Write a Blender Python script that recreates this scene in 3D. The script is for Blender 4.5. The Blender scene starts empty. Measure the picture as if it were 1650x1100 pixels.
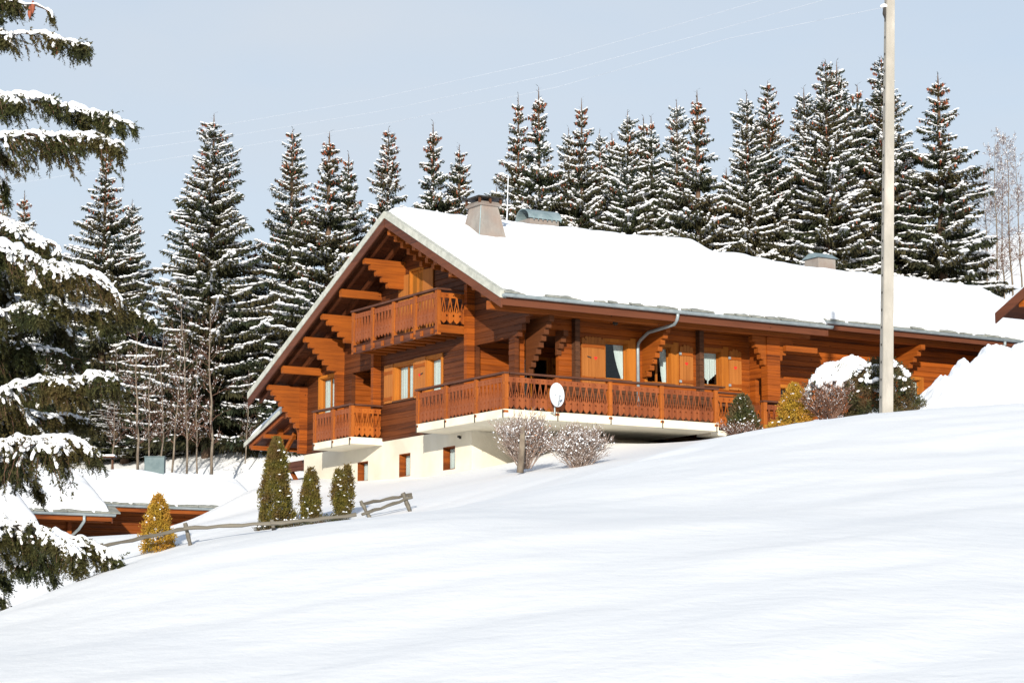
import bpy, bmesh, math, random
import numpy as np
from mathutils import Vector, Matrix, noise
sc = bpy.context.scene
col = sc.collection
PI = math.pi
F_PX = 3690.0; PITCH = math.radians(8.02); YAW = math.radians(32)
cP, sP = math.cos(PITCH), math.sin(PITCH)

# ---------------------------------------------------------------- survey helpers
def P(px, py, d):
    """world point seen at photo pixel (px,py), at distance d ahead (metres)"""
    a = (px-825)/F_PX; b = -(py-550)/F_PX
    r = (a, cP-b*sP, sP+b*cP); k = d/r[1]
    return Vector((r[0]*k, d, r[2]*k))
ORG = P(813, 658, 62)                        # near corner of the big balcony slab
VX = Vector((math.cos(YAW), math.sin(YAW), 0)); UY = Vector((-math.sin(YAW), math.cos(YAW), 0))
def W(x, y, z):                              # chalet-local to world
    return ORG + VX*x + UY*y + Vector((0, 0, z))

# ---------------------------------------------------------------- tags
def tag(o, label=None, cat=None, group=None, kind=None):
    if label: o['label'] = label
    if cat: o['category'] = cat
    if group: o['group'] = group
    if kind: o['kind'] = kind
    return o
def empty(name, loc=(0, 0, 0), rz=0.0, label=None, cat=None, group=None):
    o = bpy.data.objects.new(name, None); col.objects.link(o)
    o.location = loc; o.rotation_euler = (0, 0, rz); o.empty_display_size = .3
    return tag(o, label, cat, group)
def copy_tree(o, parent=None):
    c = o.copy(); col.objects.link(c)
    if parent: c.parent = parent
    for ch in list(o.children): copy_tree(ch, c)
    return c

# ---------------------------------------------------------------- mesh builder
class MB:
    def __init__(s): s.v = []; s.f = []
    def add(s, vs, fs):
        n = len(s.v); s.v.extend([tuple(p) for p in vs]); s.f.extend([tuple(i+n for i in f) for f in fs])
    def hexa(s, p, caps=True):               # p: 4 bottom + 4 top (same winding)
        fs = [(0,1,5,4),(1,2,6,5),(2,3,7,6),(3,0,4,7)]
        if caps: fs += [(3,2,1,0),(4,5,6,7)]
        s.add(p, fs)
    def box(s, x0, x1, y0, y1, z0, z1, ch=0.0):
        if ch <= 0:
            s.hexa([(x0,y0,z0),(x1,y0,z0),(x1,y1,z0),(x0,y1,z0),(x0,y0,z1),(x1,y0,z1),(x1,y1,z1),(x0,y1,z1)])
        else:
            s.prism_path([(x0,y0),(x1,y0),(x1,y1),(x0,y1)], z0, z1, ch)
    def prism_path(s, poly, z0, z1, ch):
        cx = sum(p[0] for p in poly)/len(poly); cy = sum(p[1] for p in poly)/len(poly)
        def ins(p, c): return (p[0]+math.copysign(min(c, abs(cx-p[0])), cx-p[0]), p[1]+math.copysign(min(c, abs(cy-p[1])), cy-p[1]))
        n = len(poly); vs = []
        for z, c in ((z0, ch), (z0+ch, 0), (z1-ch, 0), (z1, ch)):
            vs += [(*ins(p, c), z) for p in poly]
        fs = [tuple(range(n))[::-1], tuple(3*n+i for i in range(n))]
        for k in range(3):
            for i in range(n): fs.append((k*n+i, k*n+(i+1) % n, (k+1)*n+(i+1) % n, (k+1)*n+i))
        s.add(vs, fs)
    def bar(s, a, b, w, h, up=(0,0,1)):
        a = Vector(a); b = Vector(b); d = (b-a).normalized(); u = Vector(up)
        r = d.cross(u)
        if r.length < 1e-4: r = d.cross(Vector((1,0,0)))
        r.normalize(); u = r.cross(d).normalized(); r *= w/2; u *= h/2
        s.hexa([a-r-u, a+r-u, a+r+u, a-r+u, b-r-u, b+r-u, b+r+u, b-r+u])
    def tube(s, pts, rad, n=8, caps=True):
        pts = [Vector(p) for p in pts]; m = len(pts)
        if not hasattr(rad, '__len__'): rad = [rad]*m
        vs = []; ref = Vector((0.13, 0.31, 1)).normalized()
        for i, p in enumerate(pts):
            d = (pts[min(i+1, m-1)]-pts[max(i-1, 0)]).normalized()
            a = d.cross(ref)
            if a.length < .05: a = d.cross(Vector((1, 0, 0)))
            a.normalize(); b = d.cross(a)
            for k in range(n):
                t = 2*PI*k/n; vs.append(p+(a*math.cos(t)+b*math.sin(t))*rad[i])
        fs = []
        for i in range(m-1):
            for k in range(n): fs.append((i*n+k, i*n+(k+1) % n, (i+1)*n+(k+1) % n, (i+1)*n+k))
        if caps: fs += [tuple(range(n))[::-1], tuple((m-1)*n+k for k in range(n))]
        s.add(vs, fs)
    def build(s, name, mat, parent=None, smooth=False, recalc=True, post=None):
        me = bpy.data.meshes.new(name); me.from_pydata(s.v, [], s.f)
        if recalc or post:
            bm = bmesh.new(); bm.from_mesh(me)
            if post: post(bm)
            bmesh.ops.recalc_face_normals(bm, faces=bm.faces); bm.to_mesh(me); bm.free()
        me.materials.append(mat)
        if smooth: me.polygons.foreach_set('use_smooth', [True]*len(me.polygons))
        o = bpy.data.objects.new(name, me); col.objects.link(o)
        if parent: o.parent = parent
        return o
def np_mesh(name, V, Fc, mat, parent=None, smooth=False):
    """V (n,3) array; Fc list of int arrays (m,k) with k 3 or 4"""
    V = np.asarray(V, dtype=np.float32); me = bpy.data.meshes.new(name)
    me.vertices.add(len(V)); me.vertices.foreach_set('co', V.ravel())
    Fc = [np.asarray(a, dtype=np.int32) for a in Fc if len(a)]
    tot = sum(a.size for a in Fc); npoly = sum(len(a) for a in Fc)
    me.loops.add(tot); me.polygons.add(npoly)
    me.loops.foreach_set('vertex_index', np.concatenate([a.ravel() for a in Fc]))
    st = []; o_ = 0
    for a in Fc:
        st.append(o_+np.arange(len(a))*a.shape[1]); o_ += a.size
    me.polygons.foreach_set('loop_start', np.concatenate(st).astype(np.int32))
    me.polygons.foreach_set('use_smooth', np.full(npoly, smooth))
    me.update(calc_edges=True); me.validate()
    me.materials.append(mat)
    o = bpy.data.objects.new(name, me); col.objects.link(o)
    if parent: o.parent = parent
    return o

# ---------------------------------------------------------------- materials
def new_mat(name):
    m = bpy.data.materials.new(name); m.use_nodes = True
    nt = m.node_tree; b = nt.nodes['Principled BSDF']; return m, nt, b
def N(nt, t, **kw):
    n = nt.nodes.new(t)
    for k, v in kw.items():
        if k.startswith('i_'): n.inputs[k[2:].replace('_', ' ')].default_value = v
        else: setattr(n, k, v)
    return n
def mottled(name, c1, c2, scale=3.0, stretch=(1,1,1), rough=.8, bump=.0, bscale=30, c3=None, s3=.6, metallic=0, lo=.35, hi=.65, spec=.3):
    m, nt, b = new_mat(name); L = nt.links
    tc = N(nt, 'ShaderNodeTexCoord'); mp = N(nt, 'ShaderNodeMapping'); mp.inputs['Scale'].default_value = stretch
    L.new(tc.outputs['Object'], mp.inputs['Vector'])
    n1 = N(nt, 'ShaderNodeTexNoise', i_Scale=scale, i_Detail=6.0, i_Roughness=.6); L.new(mp.outputs[0], n1.inputs['Vector'])
    r = N(nt, 'ShaderNodeValToRGB'); r.color_ramp.elements[0].position = lo; r.color_ramp.elements[1].position = hi
    r.color_ramp.elements[0].color = (*c1, 1); r.color_ramp.elements[1].color = (*c2, 1)
    L.new(n1.outputs['Fac'], r.inputs[0]); out = r.outputs[0]
    if c3:
        n2 = N(nt, 'ShaderNodeTexNoise', i_Scale=s3, i_Detail=3.0); L.new(tc.outputs['Object'], n2.inputs['Vector'])
        r2 = N(nt, 'ShaderNodeValToRGB'); r2.color_ramp.elements[0].position = .42; r2.color_ramp.elements[1].position = .68
        r2.color_ramp.elements[0].color = (0,0,0,1); r2.color_ramp.elements[1].color = (1,1,1,1); L.new(n2.outputs['Fac'], r2.inputs[0])
        mx = N(nt, 'ShaderNodeMix', data_type='RGBA'); L.new(r2.outputs[0], mx.inputs[0]); L.new(out, mx.inputs[6]); mx.inputs[7].default_value = (*c3, 1); out = mx.outputs[2]
    L.new(out, b.inputs['Base Color']); b.inputs['Roughness'].default_value = rough; b.inputs['Metallic'].default_value = metallic
    b.inputs['Specular IOR Level'].default_value = spec
    if bump:
        n3 = N(nt, 'ShaderNodeTexNoise', i_Scale=bscale, i_Detail=4.0); L.new(mp.outputs[0], n3.inputs['Vector'])
        bp = N(nt, 'ShaderNodeBump', i_Strength=bump, i_Distance=.02); L.new(n3.outputs['Fac'], bp.inputs['Height']); L.new(bp.outputs[0], b.inputs['Normal'])
    return m
def wood(name, c1, c2, along='x', dark=None, board=.17):
    """grain stretched along an axis, every board (0.17 m course) its own tone, weather streaks"""
    m, nt, b = new_mat(name); L = nt.links
    tc = N(nt, 'ShaderNodeTexCoord'); sp = N(nt, 'ShaderNodeSeparateXYZ'); L.new(tc.outputs['Object'], sp.inputs[0])
    st = {'x': (.6, 6, 14), 'y': (6, .6, 14), 'z': (14, 14, .6), 'h': (.7, .7, 14)}[along]
    mp = N(nt, 'ShaderNodeMapping'); mp.inputs['Scale'].default_value = st; L.new(tc.outputs['Object'], mp.inputs['Vector'])
    n1 = N(nt, 'ShaderNodeTexNoise', i_Scale=1.0, i_Detail=7.0, i_Roughness=.65); L.new(mp.outputs[0], n1.inputs['Vector'])
    # board tone: white noise of the floored board index
    ax = 'Z' if along != 'z' else 'X'
    d = N(nt, 'ShaderNodeMath', operation='DIVIDE'); d.inputs[1].default_value = board; L.new(sp.outputs[ax], d.inputs[0])
    fl = N(nt, 'ShaderNodeMath', operation='FLOOR'); L.new(d.outputs[0], fl.inputs[0])
    wn = N(nt, 'ShaderNodeTexWhiteNoise', noise_dimensions='1D'); L.new(fl.outputs[0], wn.inputs['W'])
    n2 = N(nt, 'ShaderNodeTexNoise', i_Scale=.7, i_Detail=3.0); L.new(tc.outputs['Object'], n2.inputs['Vector'])
    a1 = N(nt, 'ShaderNodeMath', operation='MULTIPLY_ADD'); a1.inputs[1].default_value = .35; L.new(wn.outputs['Value'], a1.inputs[0]); L.new(n1.outputs['Fac'], a1.inputs[2])
    a2 = N(nt, 'ShaderNodeMath', operation='MULTIPLY_ADD'); a2.inputs[1].default_value = .5; L.new(n2.outputs['Fac'], a2.inputs[0]); L.new(a1.outputs[0], a2.inputs[2])
    r = N(nt, 'ShaderNodeValToRGB'); e = r.color_ramp.elements
    e[0].position = .62; e[1].position = 1.18 if False else 1.0; e[0].color = (*c1, 1); e[1].color = (*c2, 1)
    if dark:
        k = r.color_ramp.elements.new(.5); k.color = (*dark, 1)
    sb = N(nt, 'ShaderNodeMath', operation='MULTIPLY'); sb.inputs[1].default_value = .88; L.new(a2.outputs[0], sb.inputs[0])
    L.new(sb.outputs[0], r.inputs[0])
    # knots
    vo = N(nt, 'ShaderNodeTexVoronoi', i_Scale=2.6); L.new(tc.outputs['Object'], vo.inputs['Vector'])
    kr = N(nt, 'ShaderNodeValToRGB'); kr.color_ramp.elements[0].position = .035; kr.color_ramp.elements[1].position = .08
    L.new(vo.outputs['Distance'], kr.inputs[0])
    kd = N(nt, 'ShaderNodeMix', data_type='RGBA', blend_type='MIX'); L.new(kr.outputs[0], kd.inputs[0])
    kd.inputs[6].default_value = (c1[0]*.35, c1[1]*.3, c1[2]*.3, 1); L.new(r.outputs[0], kd.inputs[7])
    L.new(kd.outputs[2], b.inputs['Base Color'])
    b.inputs['Roughness'].default_value = .62; b.inputs['Specular IOR Level'].default_value = .25
    bp = N(nt, 'ShaderNodeBump', i_Strength=.35, i_Distance=.01); L.new(n1.outputs['Fac'], bp.inputs['Height']); L.new(bp.outputs[0], b.inputs['Normal'])
    return m
def snow_mat(name, bump=.25, dist=.02, scale=9, col_=(.90,.925,.96)):
    m, nt, b = new_mat(name); L = nt.links
    tc = N(nt, 'ShaderNodeTexCoord')
    n1 = N(nt, 'ShaderNodeTexNoise', i_Scale=scale, i_Detail=8.0, i_Roughness=.6); L.new(tc.outputs['Object'], n1.inputs['Vector'])
    n2 = N(nt, 'ShaderNodeTexNoise', i_Scale=.35, i_Detail=3.0); L.new(tc.outputs['Object'], n2.inputs['Vector'])
    r = N(nt, 'ShaderNodeValToRGB'); r.color_ramp.elements[0].color = (col_[0]*.955, col_[1]*.965, col_[2]*.98, 1); r.color_ramp.elements[1].color = (*col_, 1)
    r.color_ramp.elements[0].position = .3; r.color_ramp.elements[1].position = .7
    L.new(n2.outputs['Fac'], r.inputs[0]); L.new(r.outputs[0], b.inputs['Base Color'])
    b.inputs['Roughness'].default_value = .55; b.inputs['Specular IOR Level'].default_value = .2
    bp = N(nt, 'ShaderNodeBump', i_Strength=bump, i_Distance=dist); L.new(n1.outputs['Fac'], bp.inputs['Height']); L.new(bp.outputs[0], b.inputs['Normal'])
    return m
M = {}
M['snow'] = snow_mat('roof snow', .3, .03, 5)
M['ground_snow'] = snow_mat('ground snow', .38, .04, 3.5, (.94,.95,.955))
M['tuft_snow'] = snow_mat('tree snow', .4, .02, 14, (.93,.945,.97))
M['wall'] = wood('larch logs', (.135,.029,.003), (.32,.074,.006), 'h', (.050,.011,.002))
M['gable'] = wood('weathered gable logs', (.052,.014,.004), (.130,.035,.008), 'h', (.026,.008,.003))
M['beam'] = wood('carved beams', (.15,.034,.0035), (.31,.078,.007), 'h', (.06,.014,.0025), 7.0)
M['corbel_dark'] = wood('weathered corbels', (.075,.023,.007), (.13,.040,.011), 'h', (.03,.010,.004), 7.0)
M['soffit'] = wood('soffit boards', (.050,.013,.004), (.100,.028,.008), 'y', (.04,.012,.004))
M['fascia'] = wood('fascia board', (.070,.022,.011), (.125,.040,.018), 'h', (.04,.014,.008), 1.3)
M['rail'] = wood('fretwork planks', (.15,.038,.012), (.27,.075,.022), 'z', (.08,.022,.007), .2)
M['rail_bright'] = wood('fretwork planks oiled', (.26,.062,.008), (.40,.110,.014), 'z', (.18,.042,.006), .2)
M['post'] = wood('turned posts', (.20,.048,.007), (.36,.100,.013), 'z', (.11,.026,.005), .9)
M['handrail'] = mottled('handrail', (.06,.022,.012), (.11,.04,.02), 4, (.5,.5,4), .6)
M['shutter'] = wood('shutter pine', (.27,.088,.017), (.38,.135,.028), 'z', (.18,.055,.011), .12)
M['trim'] = wood('window trim pine', (.29,.088,.010), (.42,.140,.016), 'z', (.20,.058,.007), .3)
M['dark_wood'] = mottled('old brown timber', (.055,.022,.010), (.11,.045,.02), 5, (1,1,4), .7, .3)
M['plaster'] = mottled('cream render', (.62,.575,.47), (.70,.655,.55), 1.2, (1,1,.5), .9, .4, 40, (.55,.50,.40), .7)
M['slab'] = mottled('painted concrete slab', (.66,.60,.47), (.78,.72,.58), 1.5, (1,1,2), .85, .2, 25)
M['slate'] = mottled('grey slate edge', (.16,.17,.155), (.30,.31,.28), 5, (1,1,1), .7, .4, 14)
M['zinc'] = mottled('zinc gutter', (.24,.29,.31), (.34,.39,.41), 4, (1,1,1), .45, .1, 10, metallic=.3, spec=.5)
M['metal_blue'] = mottled('weathered metal cowl', (.22,.30,.32), (.34,.42,.44), 4, (1,1,1), .45, .1, 10, metallic=.4)
M['verge'] = mottled('pale verge flashing', (.34,.35,.31), (.48,.49,.44), 5, (1,1,1), .6, .2, 14)
M['cement'] = mottled('fibre cement', (.21,.195,.18), (.30,.28,.255), 3, (1,1,.4), .85, .3, 20, (.25,.195,.165), 1.1)
M['concrete'] = mottled('pole concrete', (.29,.275,.245), (.41,.385,.345), 5, (1,1,.25), .9, .5, 30, (.28,.265,.235), 1.4)
M['box_paint'] = mottled('grey blue paint', (.07,.11,.12), (.11,.155,.165), 4, rough=.6)
M['void'] = mottled('dark hole', (.02,.02,.02), (.035,.033,.03), 4)
M['curtain'] = mottled('lace curtain', (.86,.86,.83), (.92,.92,.90), 4, (1,1,.1), .9)
M['heart'] = mottled('red paint', (.55,.02,.015), (.65,.03,.02), 4)
M['iron'] = mottled('black iron', (.02,.018,.016), (.05,.045,.04), 8, rough=.5)
M['dish'] = mottled('dish enamel', (.46,.50,.55), (.54,.58,.63), 2, rough=.4)
M['interior'] = mottled('room interior', (.10,.06,.035), (.15,.09,.05), 2)
M['grey_wood'] = wood('grey fence timber', (.085,.075,.06), (.165,.15,.12), 'h', (.07,.06,.045), .5)
M['bark'] = mottled('spruce bark', (.07,.045,.03), (.14,.09,.06), 6, (1,1,.3), .95, .6, 20)
M['pale_bark'] = mottled('pale bark', (.11,.085,.065), (.23,.19,.145), 7, (1,1,.4), .95, .5, 20)
M['twig'] = mottled('twigs', (.085,.042,.028), (.17,.095,.065), 8, rough=.95)
M['frost_twig'] = mottled('frosted twigs', (.15,.105,.085), (.32,.25,.215), 9, rough=.95)
M['needle'] = mottled('spruce needles', (.010,.019,.009), (.034,.038,.013), 1.3, (1,1,1), .8, 0, 1, (.050,.038,.014), .7)
M['needle_near'] = mottled('near spruce needles', (.018,.028,.008), (.055,.058,.014), 3, (1,1,1), .75, 0, 1, (.078,.055,.015), 1.6)
M['needle_dark'] = mottled('shaded spruce needles', (.012,.018,.010), (.035,.040,.018), 2, (1,1,1), .8)
M['cone'] = mottled('spruce cones', (.20,.055,.03), (.34,.11,.055), 5, rough=.8)
M['thuja'] = mottled('thuja sprays', (.045,.050,.008), (.16,.125,.018), 9, (1,1,1), .75, 0, 1, (.09,.05,.014), 3)
M['thuja_gold'] = mottled('golden thuja', (.20,.120,.011), (.40,.245,.024), 9, (1,1,1), .7, 0, 1, (.36,.17,.02), 3)
M['yew'] = mottled('yew leaves', (.022,.032,.010), (.065,.065,.020), 8, (1,1,1), .7, 0, 1, (.09,.05,.02), 3)
M['russet'] = mottled('russet leaves', (.32,.12,.05), (.48,.20,.09), 8, rough=.9)
M['wire'] = mottled('frosted wire', (.62,.66,.72), (.7,.74,.8), 3, rough=.6)
def glass_mat():
    m, nt, b = new_mat('window glass'); L = nt.links; nt.nodes.remove(b)
    t = N(nt, 'ShaderNodeBsdfTransparent'); t.inputs[0].default_value = (.80,.84,.84,1)
    g = N(nt, 'ShaderNodeBsdfGlossy'); g.inputs['Roughness'].default_value = .03
    fr = N(nt, 'ShaderNodeLayerWeight', i_Blend=.12); mx = N(nt, 'ShaderNodeMixShader')
    fm_ = N(nt, 'ShaderNodeMath', operation='MULTIPLY_ADD'); fm_.inputs[1].default_value = .08; fm_.inputs[2].default_value = .03; L.new(fr.outputs['Facing'], fm_.inputs[0]); L.new(fm_.outputs[0], mx.inputs[0]); L.new(t.outputs[0], mx.inputs[1]); L.new(g.outputs[0], mx.inputs[2])
    L.new(mx.outputs[0], nt.nodes['Material Output'].inputs[0]); return m
M['glass'] = glass_mat()
SKY_V0, SKY_V1, SKY_STR, EXPO, SUN = .66, .95, .138, .29, 5.0
VEIL = (3.95, 4.35, 4.85)
# ================================================================ camera, sun, sky
cam_d = bpy.data.cameras.new('camera'); cam = bpy.data.objects.new('camera', cam_d); col.objects.link(cam)
cam.location = (0, 0, 0); cam.rotation_euler = (PI/2+PITCH, 0, 0)
cam_d.sensor_width = 36; cam_d.lens = 36*F_PX/1650; cam_d.clip_end = 5000; cam_d.clip_start = .1
sc.camera = cam
ld = (VX*1.0 + UY*1.35 + Vector((0, 0, -.385))).normalized()        # direction the sunlight travels
sd = bpy.data.lights.new('sun', 'SUN'); sd.energy = SUN; sd.angle = math.radians(.53); sd.color = (1.0, .93, .82)
sun = bpy.data.objects.new('sun', sd); col.objects.link(sun); sun.rotation_euler = ld.to_track_quat('-Z', 'Y').to_euler()
elev = math.asin(-ld.z); az = math.atan2(-ld.x, -ld.y)
w = bpy.data.worlds.new('World'); sc.world = w; w.use_nodes = True; nt = w.node_tree
bg = nt.nodes['Background']; sky = N(nt, 'ShaderNodeTexSky'); sky.sky_type = 'NISHITA'; sky.sun_disc = False
sky.sun_elevation = elev; sky.sun_rotation = az; sky.altitude = 1200; sky.air_density = 1.0; sky.dust_density = 1.2; sky.ozone_density = 1.0
# thin high cloud veil over the sky
tc = N(nt, 'ShaderNodeTexCoord'); mp = N(nt, 'ShaderNodeMapping'); mp.inputs['Scale'].default_value = (2.2, 2.2, 6.0); mp.inputs['Rotation'].default_value = (.0, .25, .3)
nt.links.new(tc.outputs['Generated'], mp.inputs['Vector'])
nz = N(nt, 'ShaderNodeTexNoise', i_Scale=1.6, i_Detail=5.0, i_Roughness=.5, i_Distortion=.4); nt.links.new(mp.outputs[0], nz.inputs['Vector'])
rp = N(nt, 'ShaderNodeValToRGB'); rp.color_ramp.elements[0].position = .36; rp.color_ramp.elements[1].position = .72
rp.color_ramp.elements[0].color = (SKY_V0,)*3+(1,); rp.color_ramp.elements[1].color = (SKY_V1,)*3+(1,)
nt.links.new(nz.outputs['Fac'], rp.inputs[0])
mx = N(nt, 'ShaderNodeMix', data_type='RGBA'); nt.links.new(rp.outputs[0], mx.inputs[0]); nt.links.new(sky.outputs[0], mx.inputs[6]); mx.inputs[7].default_value = (*VEIL, 1)
sx_ = N(nt, 'ShaderNodeSeparateXYZ'); nt.links.new(tc.outputs['Generated'], sx_.inputs[0])
mr = N(nt, 'ShaderNodeMapRange'); mr.inputs[1].default_value = .30; mr.inputs[2].default_value = .62; mr.inputs[3].default_value = 1.0; mr.inputs[4].default_value = .30; mr.interpolation_type = 'SMOOTHSTEP'
nt.links.new(sx_.outputs['Z'], mr.inputs[0]); mm_ = N(nt, 'ShaderNodeMath', operation='MULTIPLY'); nt.links.new(mr.outputs[0], mm_.inputs[0]); nt.links.new(rp.outputs[0], mm_.inputs[1]); nt.links.new(mm_.outputs[0], mx.inputs[0])
nt.links.new(mx.outputs[2], bg.inputs['Color']); bg.inputs['Strength'].default_value = SKY_STR
sc.view_settings.view_transform = 'Standard'; sc.view_settings.look = 'None'; sc.view_settings.gamma = 1.0
sc.view_settings.exposure = EXPO
sc.cycles.max_bounces = 6; sc.cycles.diffuse_bounces = 2; sc.cycles.transparent_max_bounces = 12; sc.cycles.sample_clamp_indirect = 8

# ================================================================ snowy ground
ctrl = []
CR = [(-150,1045),(0,988),(110,940),(230,900),(440,857),(570,842),(660,829),(850,790),(1000,749),(1160,706),(1240,693),(1480,664),(1650,649),(1850,630)]
def field(X, Y): return -1.6+.136*Y+.05*X             # the open snow slope in front
for X, Y in [(-12,0),(-4,0),(0,0),(4,0),(12,0),(-12,8),(-4,8),(4,8),(12,8),(-11,15),(-3,15),(4,15),(12,15),(1.5,22),(6,22),(14,22),(6,30),(14,30),(14,38)]:
    ctrl.append((X, Y, field(X, Y)))
for px, py in CR:                                      # brow of the slope, running diagonally away to the right
    k = (px-825)/F_PX; d = 1.6/(.136+.05*k-(1070-py)/3726); ctrl.append(tuple(P(px, py, d)))
    if px < 700: ctrl.append(tuple(P(px, py+4, d+2.5))); ctrl.append(tuple(P(px, py+22, d+6.5)))
    elif px < 1300: ctrl.append(tuple(P(px, py+4, d+3)))
    if px < 1100:
        ctrl.append(tuple(P(px, py+4, 48)))
        if px < 900: ctrl.append(tuple(P(px, py+34, 33))); ctrl.append(tuple(P(px, py+30, 41)))
        elif px < 1050: ctrl.append(tuple(P(px, py+10, 40)))
for x, y, z in [(1.1,14.2,-.98),(1.1,11,-1.24),(1.1,7.5,-1.37),(1.1,3.5,-1.34),(2.6,3.4,-1.1),(4.1,2.6,-.55),(5.9,1.5,-.62),(7.3,0,-.62),(7.3,1.5,-.5),(9.5,-.6,-.35),(11,-.5,-.1),
                (15,-.5,.2),(20,-.5,.5),(3.2,-1.0,-1.05),(5.2,-1.2,-.72),(6.0,-.8,-.62),(10,8,-.3),(18,10,.6),(3,17,-.6),(8,17,0),(22,14,1.5),(0,15.6,-1.15),(2,16.5,-1.15),(1,19,-1.5),(-2,17,-2.25)]:
    ctrl.append(tuple(W(x, y, z)))
for px, py, d in [(60,872,56),(110,868,63),(200,866,66),(345,838,68),(425,786,71),(452,772,78),(60,895,68),(0,895,66),(260,868,60),(300,856,61),(350,842,62),(260,866,73),(330,846,76),(150,880,75),(60,880,78),(250,870,82),(-150,900,60),(-150,880,80),(330,850,83),(150,850,88),
                  (340,752,92),(410,722,94),(150,752,96),(0,752,98),(-200,760,98),(600,700,100),(825,680,102),(1000,665,102),(1200,640,104),(1400,600,104),(1560,530,108),
                  (1590,486,118),(1660,400,135),(1800,330,150),(1800,520,100),(1800,600,70),(1640,590,70),
                  (0,690,130),(300,680,130),(600,640,130),(900,610,130),(1200,560,130),(1450,500,135),
                  (-400,600,170),(100,620,170),(500,590,170),(900,540,170),(1300,480,170),(1600,420,175),(2000,330,190),(-900,700,120),(2300,400,120)]:
    ctrl.append(tuple(P(px, py, d)))
C_ = np.array(ctrl); Sx = 50.0
def tps(r): return np.where(r > 1e-9, r*r*np.log(np.maximum(r, 1e-9)), 0)
XY = C_[:, :2]/Sx; K = tps(np.linalg.norm(XY[:, None]-XY[None], axis=2)); n_ = len(XY); K += np.eye(n_)*2e-4
Pm = np.hstack([np.ones((n_, 1)), XY]); A_ = np.zeros((n_+3, n_+3)); A_[:n_, :n_] = K; A_[:n_, n_:] = Pm; A_[n_:, :n_] = Pm.T
wts = np.linalg.solve(A_, np.concatenate([C_[:, 2], np.zeros(3)]))
def gz_arr(X, Y):
    p = np.stack([X, Y], -1)/Sx; out = np.empty(len(p))
    for i in range(0, len(p), 20000):
        q = p[i:i+20000]; k = tps(np.linalg.norm(q[:, None]-XY[None], axis=2)); out[i:i+20000] = k@wts[:n_]+wts[n_]+q@wts[n_+1:]
    return out
def gz(x, y): return float(gz_arr(np.array([x]), np.array([y]))[0])
def vnoise(X, Y, seed=0):
    """smooth value noise, vectorised"""
    xi = np.floor(X).astype(np.int64); yi = np.floor(Y).astype(np.int64); fx = X-xi; fy = Y-yi
    fx = fx*fx*(3-2*fx); fy = fy*fy*(3-2*fy)
    def h(a, b):
        k = (a*374761393+b*668265263+seed*1442695041) & 0xffffffff; k = ((k ^ (k >> 13))*1274126177) & 0xffffffff
        return ((k ^ (k >> 16)) & 0xffff)/65535.0
    return (h(xi,yi)*(1-fx)+h(xi+1,yi)*fx)*(1-fy)+(h(xi,yi+1)*(1-fx)+h(xi+1,yi+1)*fx)*fy
def build_ground():
    ty = np.linspace(0, 1, 620); ys = -4+ (ty*22) + 178*np.maximum(0, ty-.05)**1.9/0.95**1.9*1.0
    ys = np.concatenate([[-60, -20], ys, [260, 400, 700]])
    tx = np.linspace(-1, 1, 420); xs = 40*tx+ 90*np.sign(tx)*np.abs(tx)**5
    xs = np.concatenate([[-600, -250], xs, [250, 600]])
    X, Y = np.meshgrid(xs, ys); X = X.ravel(); Y = Y.ravel()
    Xc = np.clip(X, -130, 130); Yc = np.clip(Y, -20, 200)
    Z = gz_arr(Xc, Yc)
    near = np.clip((60-Y)/20, 0, 1)
    q = (Y-1.25*X)/1.6; s = (X+1.25*Y)/1.6
    wob = vnoise(s*.35, q*.5, 3)*1.4
    rip = (vnoise(s*.3, q*1.3+wob, 5)-.5)*.07+(vnoise(s*.9, q*3.1+wob, 7)-.5)*.036+(vnoise(s*.22, q*.4, 9)-.5)*.06+(vnoise(s*2.2, q*6+wob*2, 13)-.5)*.008+(vnoise(s*6, q*9, 15)-.5)*.004
    Z = Z+rip*near+(1-near)*(vnoise(X*.3, Y*.3, 11)-.5)*.12
    nx, ny = len(xs), len(ys); i = np.arange(ny-1)[:, None]*nx+np.arange(nx-1)[None]; i = i.ravel()
    o = np_mesh('ground', np.stack([X, Y, Z], -1), [np.stack([i, i+1, i+nx+1, i+nx], -1)], M['ground_snow'], smooth=True)
    tag(o, kind='structure'); return o
build_ground()

def lumpy_bank(name, pts, depth, halfw, seed, mat):
    """a shovelled snow bank: ridge line through pts (world x -> crest z), piled on the ground"""
    xs_ = np.array([p[0] for p in pts]); zs_ = np.array([p[1] for p in pts])
    X = np.linspace(xs_[0], xs_[-1], 240); T = np.linspace(-1, 1, 70)
    XX, TT = np.meshgrid(X, T); YY = depth+TT*halfw+.15*np.sin(XX*3)
    g = gz_arr(XX.ravel(), YY.ravel()).reshape(XX.shape)
    crest = np.interp(XX, xs_, zs_); prof = np.clip(1-np.abs(TT)**2.2, 0, 1)
    lump = (vnoise(XX*5, YY*5, seed)-.5)*.16+(vnoise(XX*11, YY*11, seed+1)-.5)*.07+(vnoise(XX*2, YY*2, seed+5)-.5)*.2*(1-prof)
    top = g-.25+np.maximum(crest-g+.25, 0)*prof**.8+lump*np.clip(prof*2, 0, 1)
    nx, ny = len(X), len(T); i = (np.arange(ny-1)[:, None]*nx+np.arange(nx-1)[None]).ravel()
    return np_mesh(name, np.stack([XX.ravel(), YY.ravel(), top.ravel()], -1), [np.stack([i, i+1, i+nx+1, i+nx], -1)], mat, smooth=True)
bk = [(1462,668),(1480,648),(1500,622),(1519,603),(1528,610),(1546,584),(1556,578),(1566,588),(1586,568),(1597,553),(1613,549),(1626,560),(1650,553),(1700,545),(1800,560),(1900,640)]
tag(lumpy_bank('snow_bank', [(P(a, b, 52).x, P(a, b, 52).z) for a, b in bk], 52.4, 1.7, 21, M['snow']), kind='structure')
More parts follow.
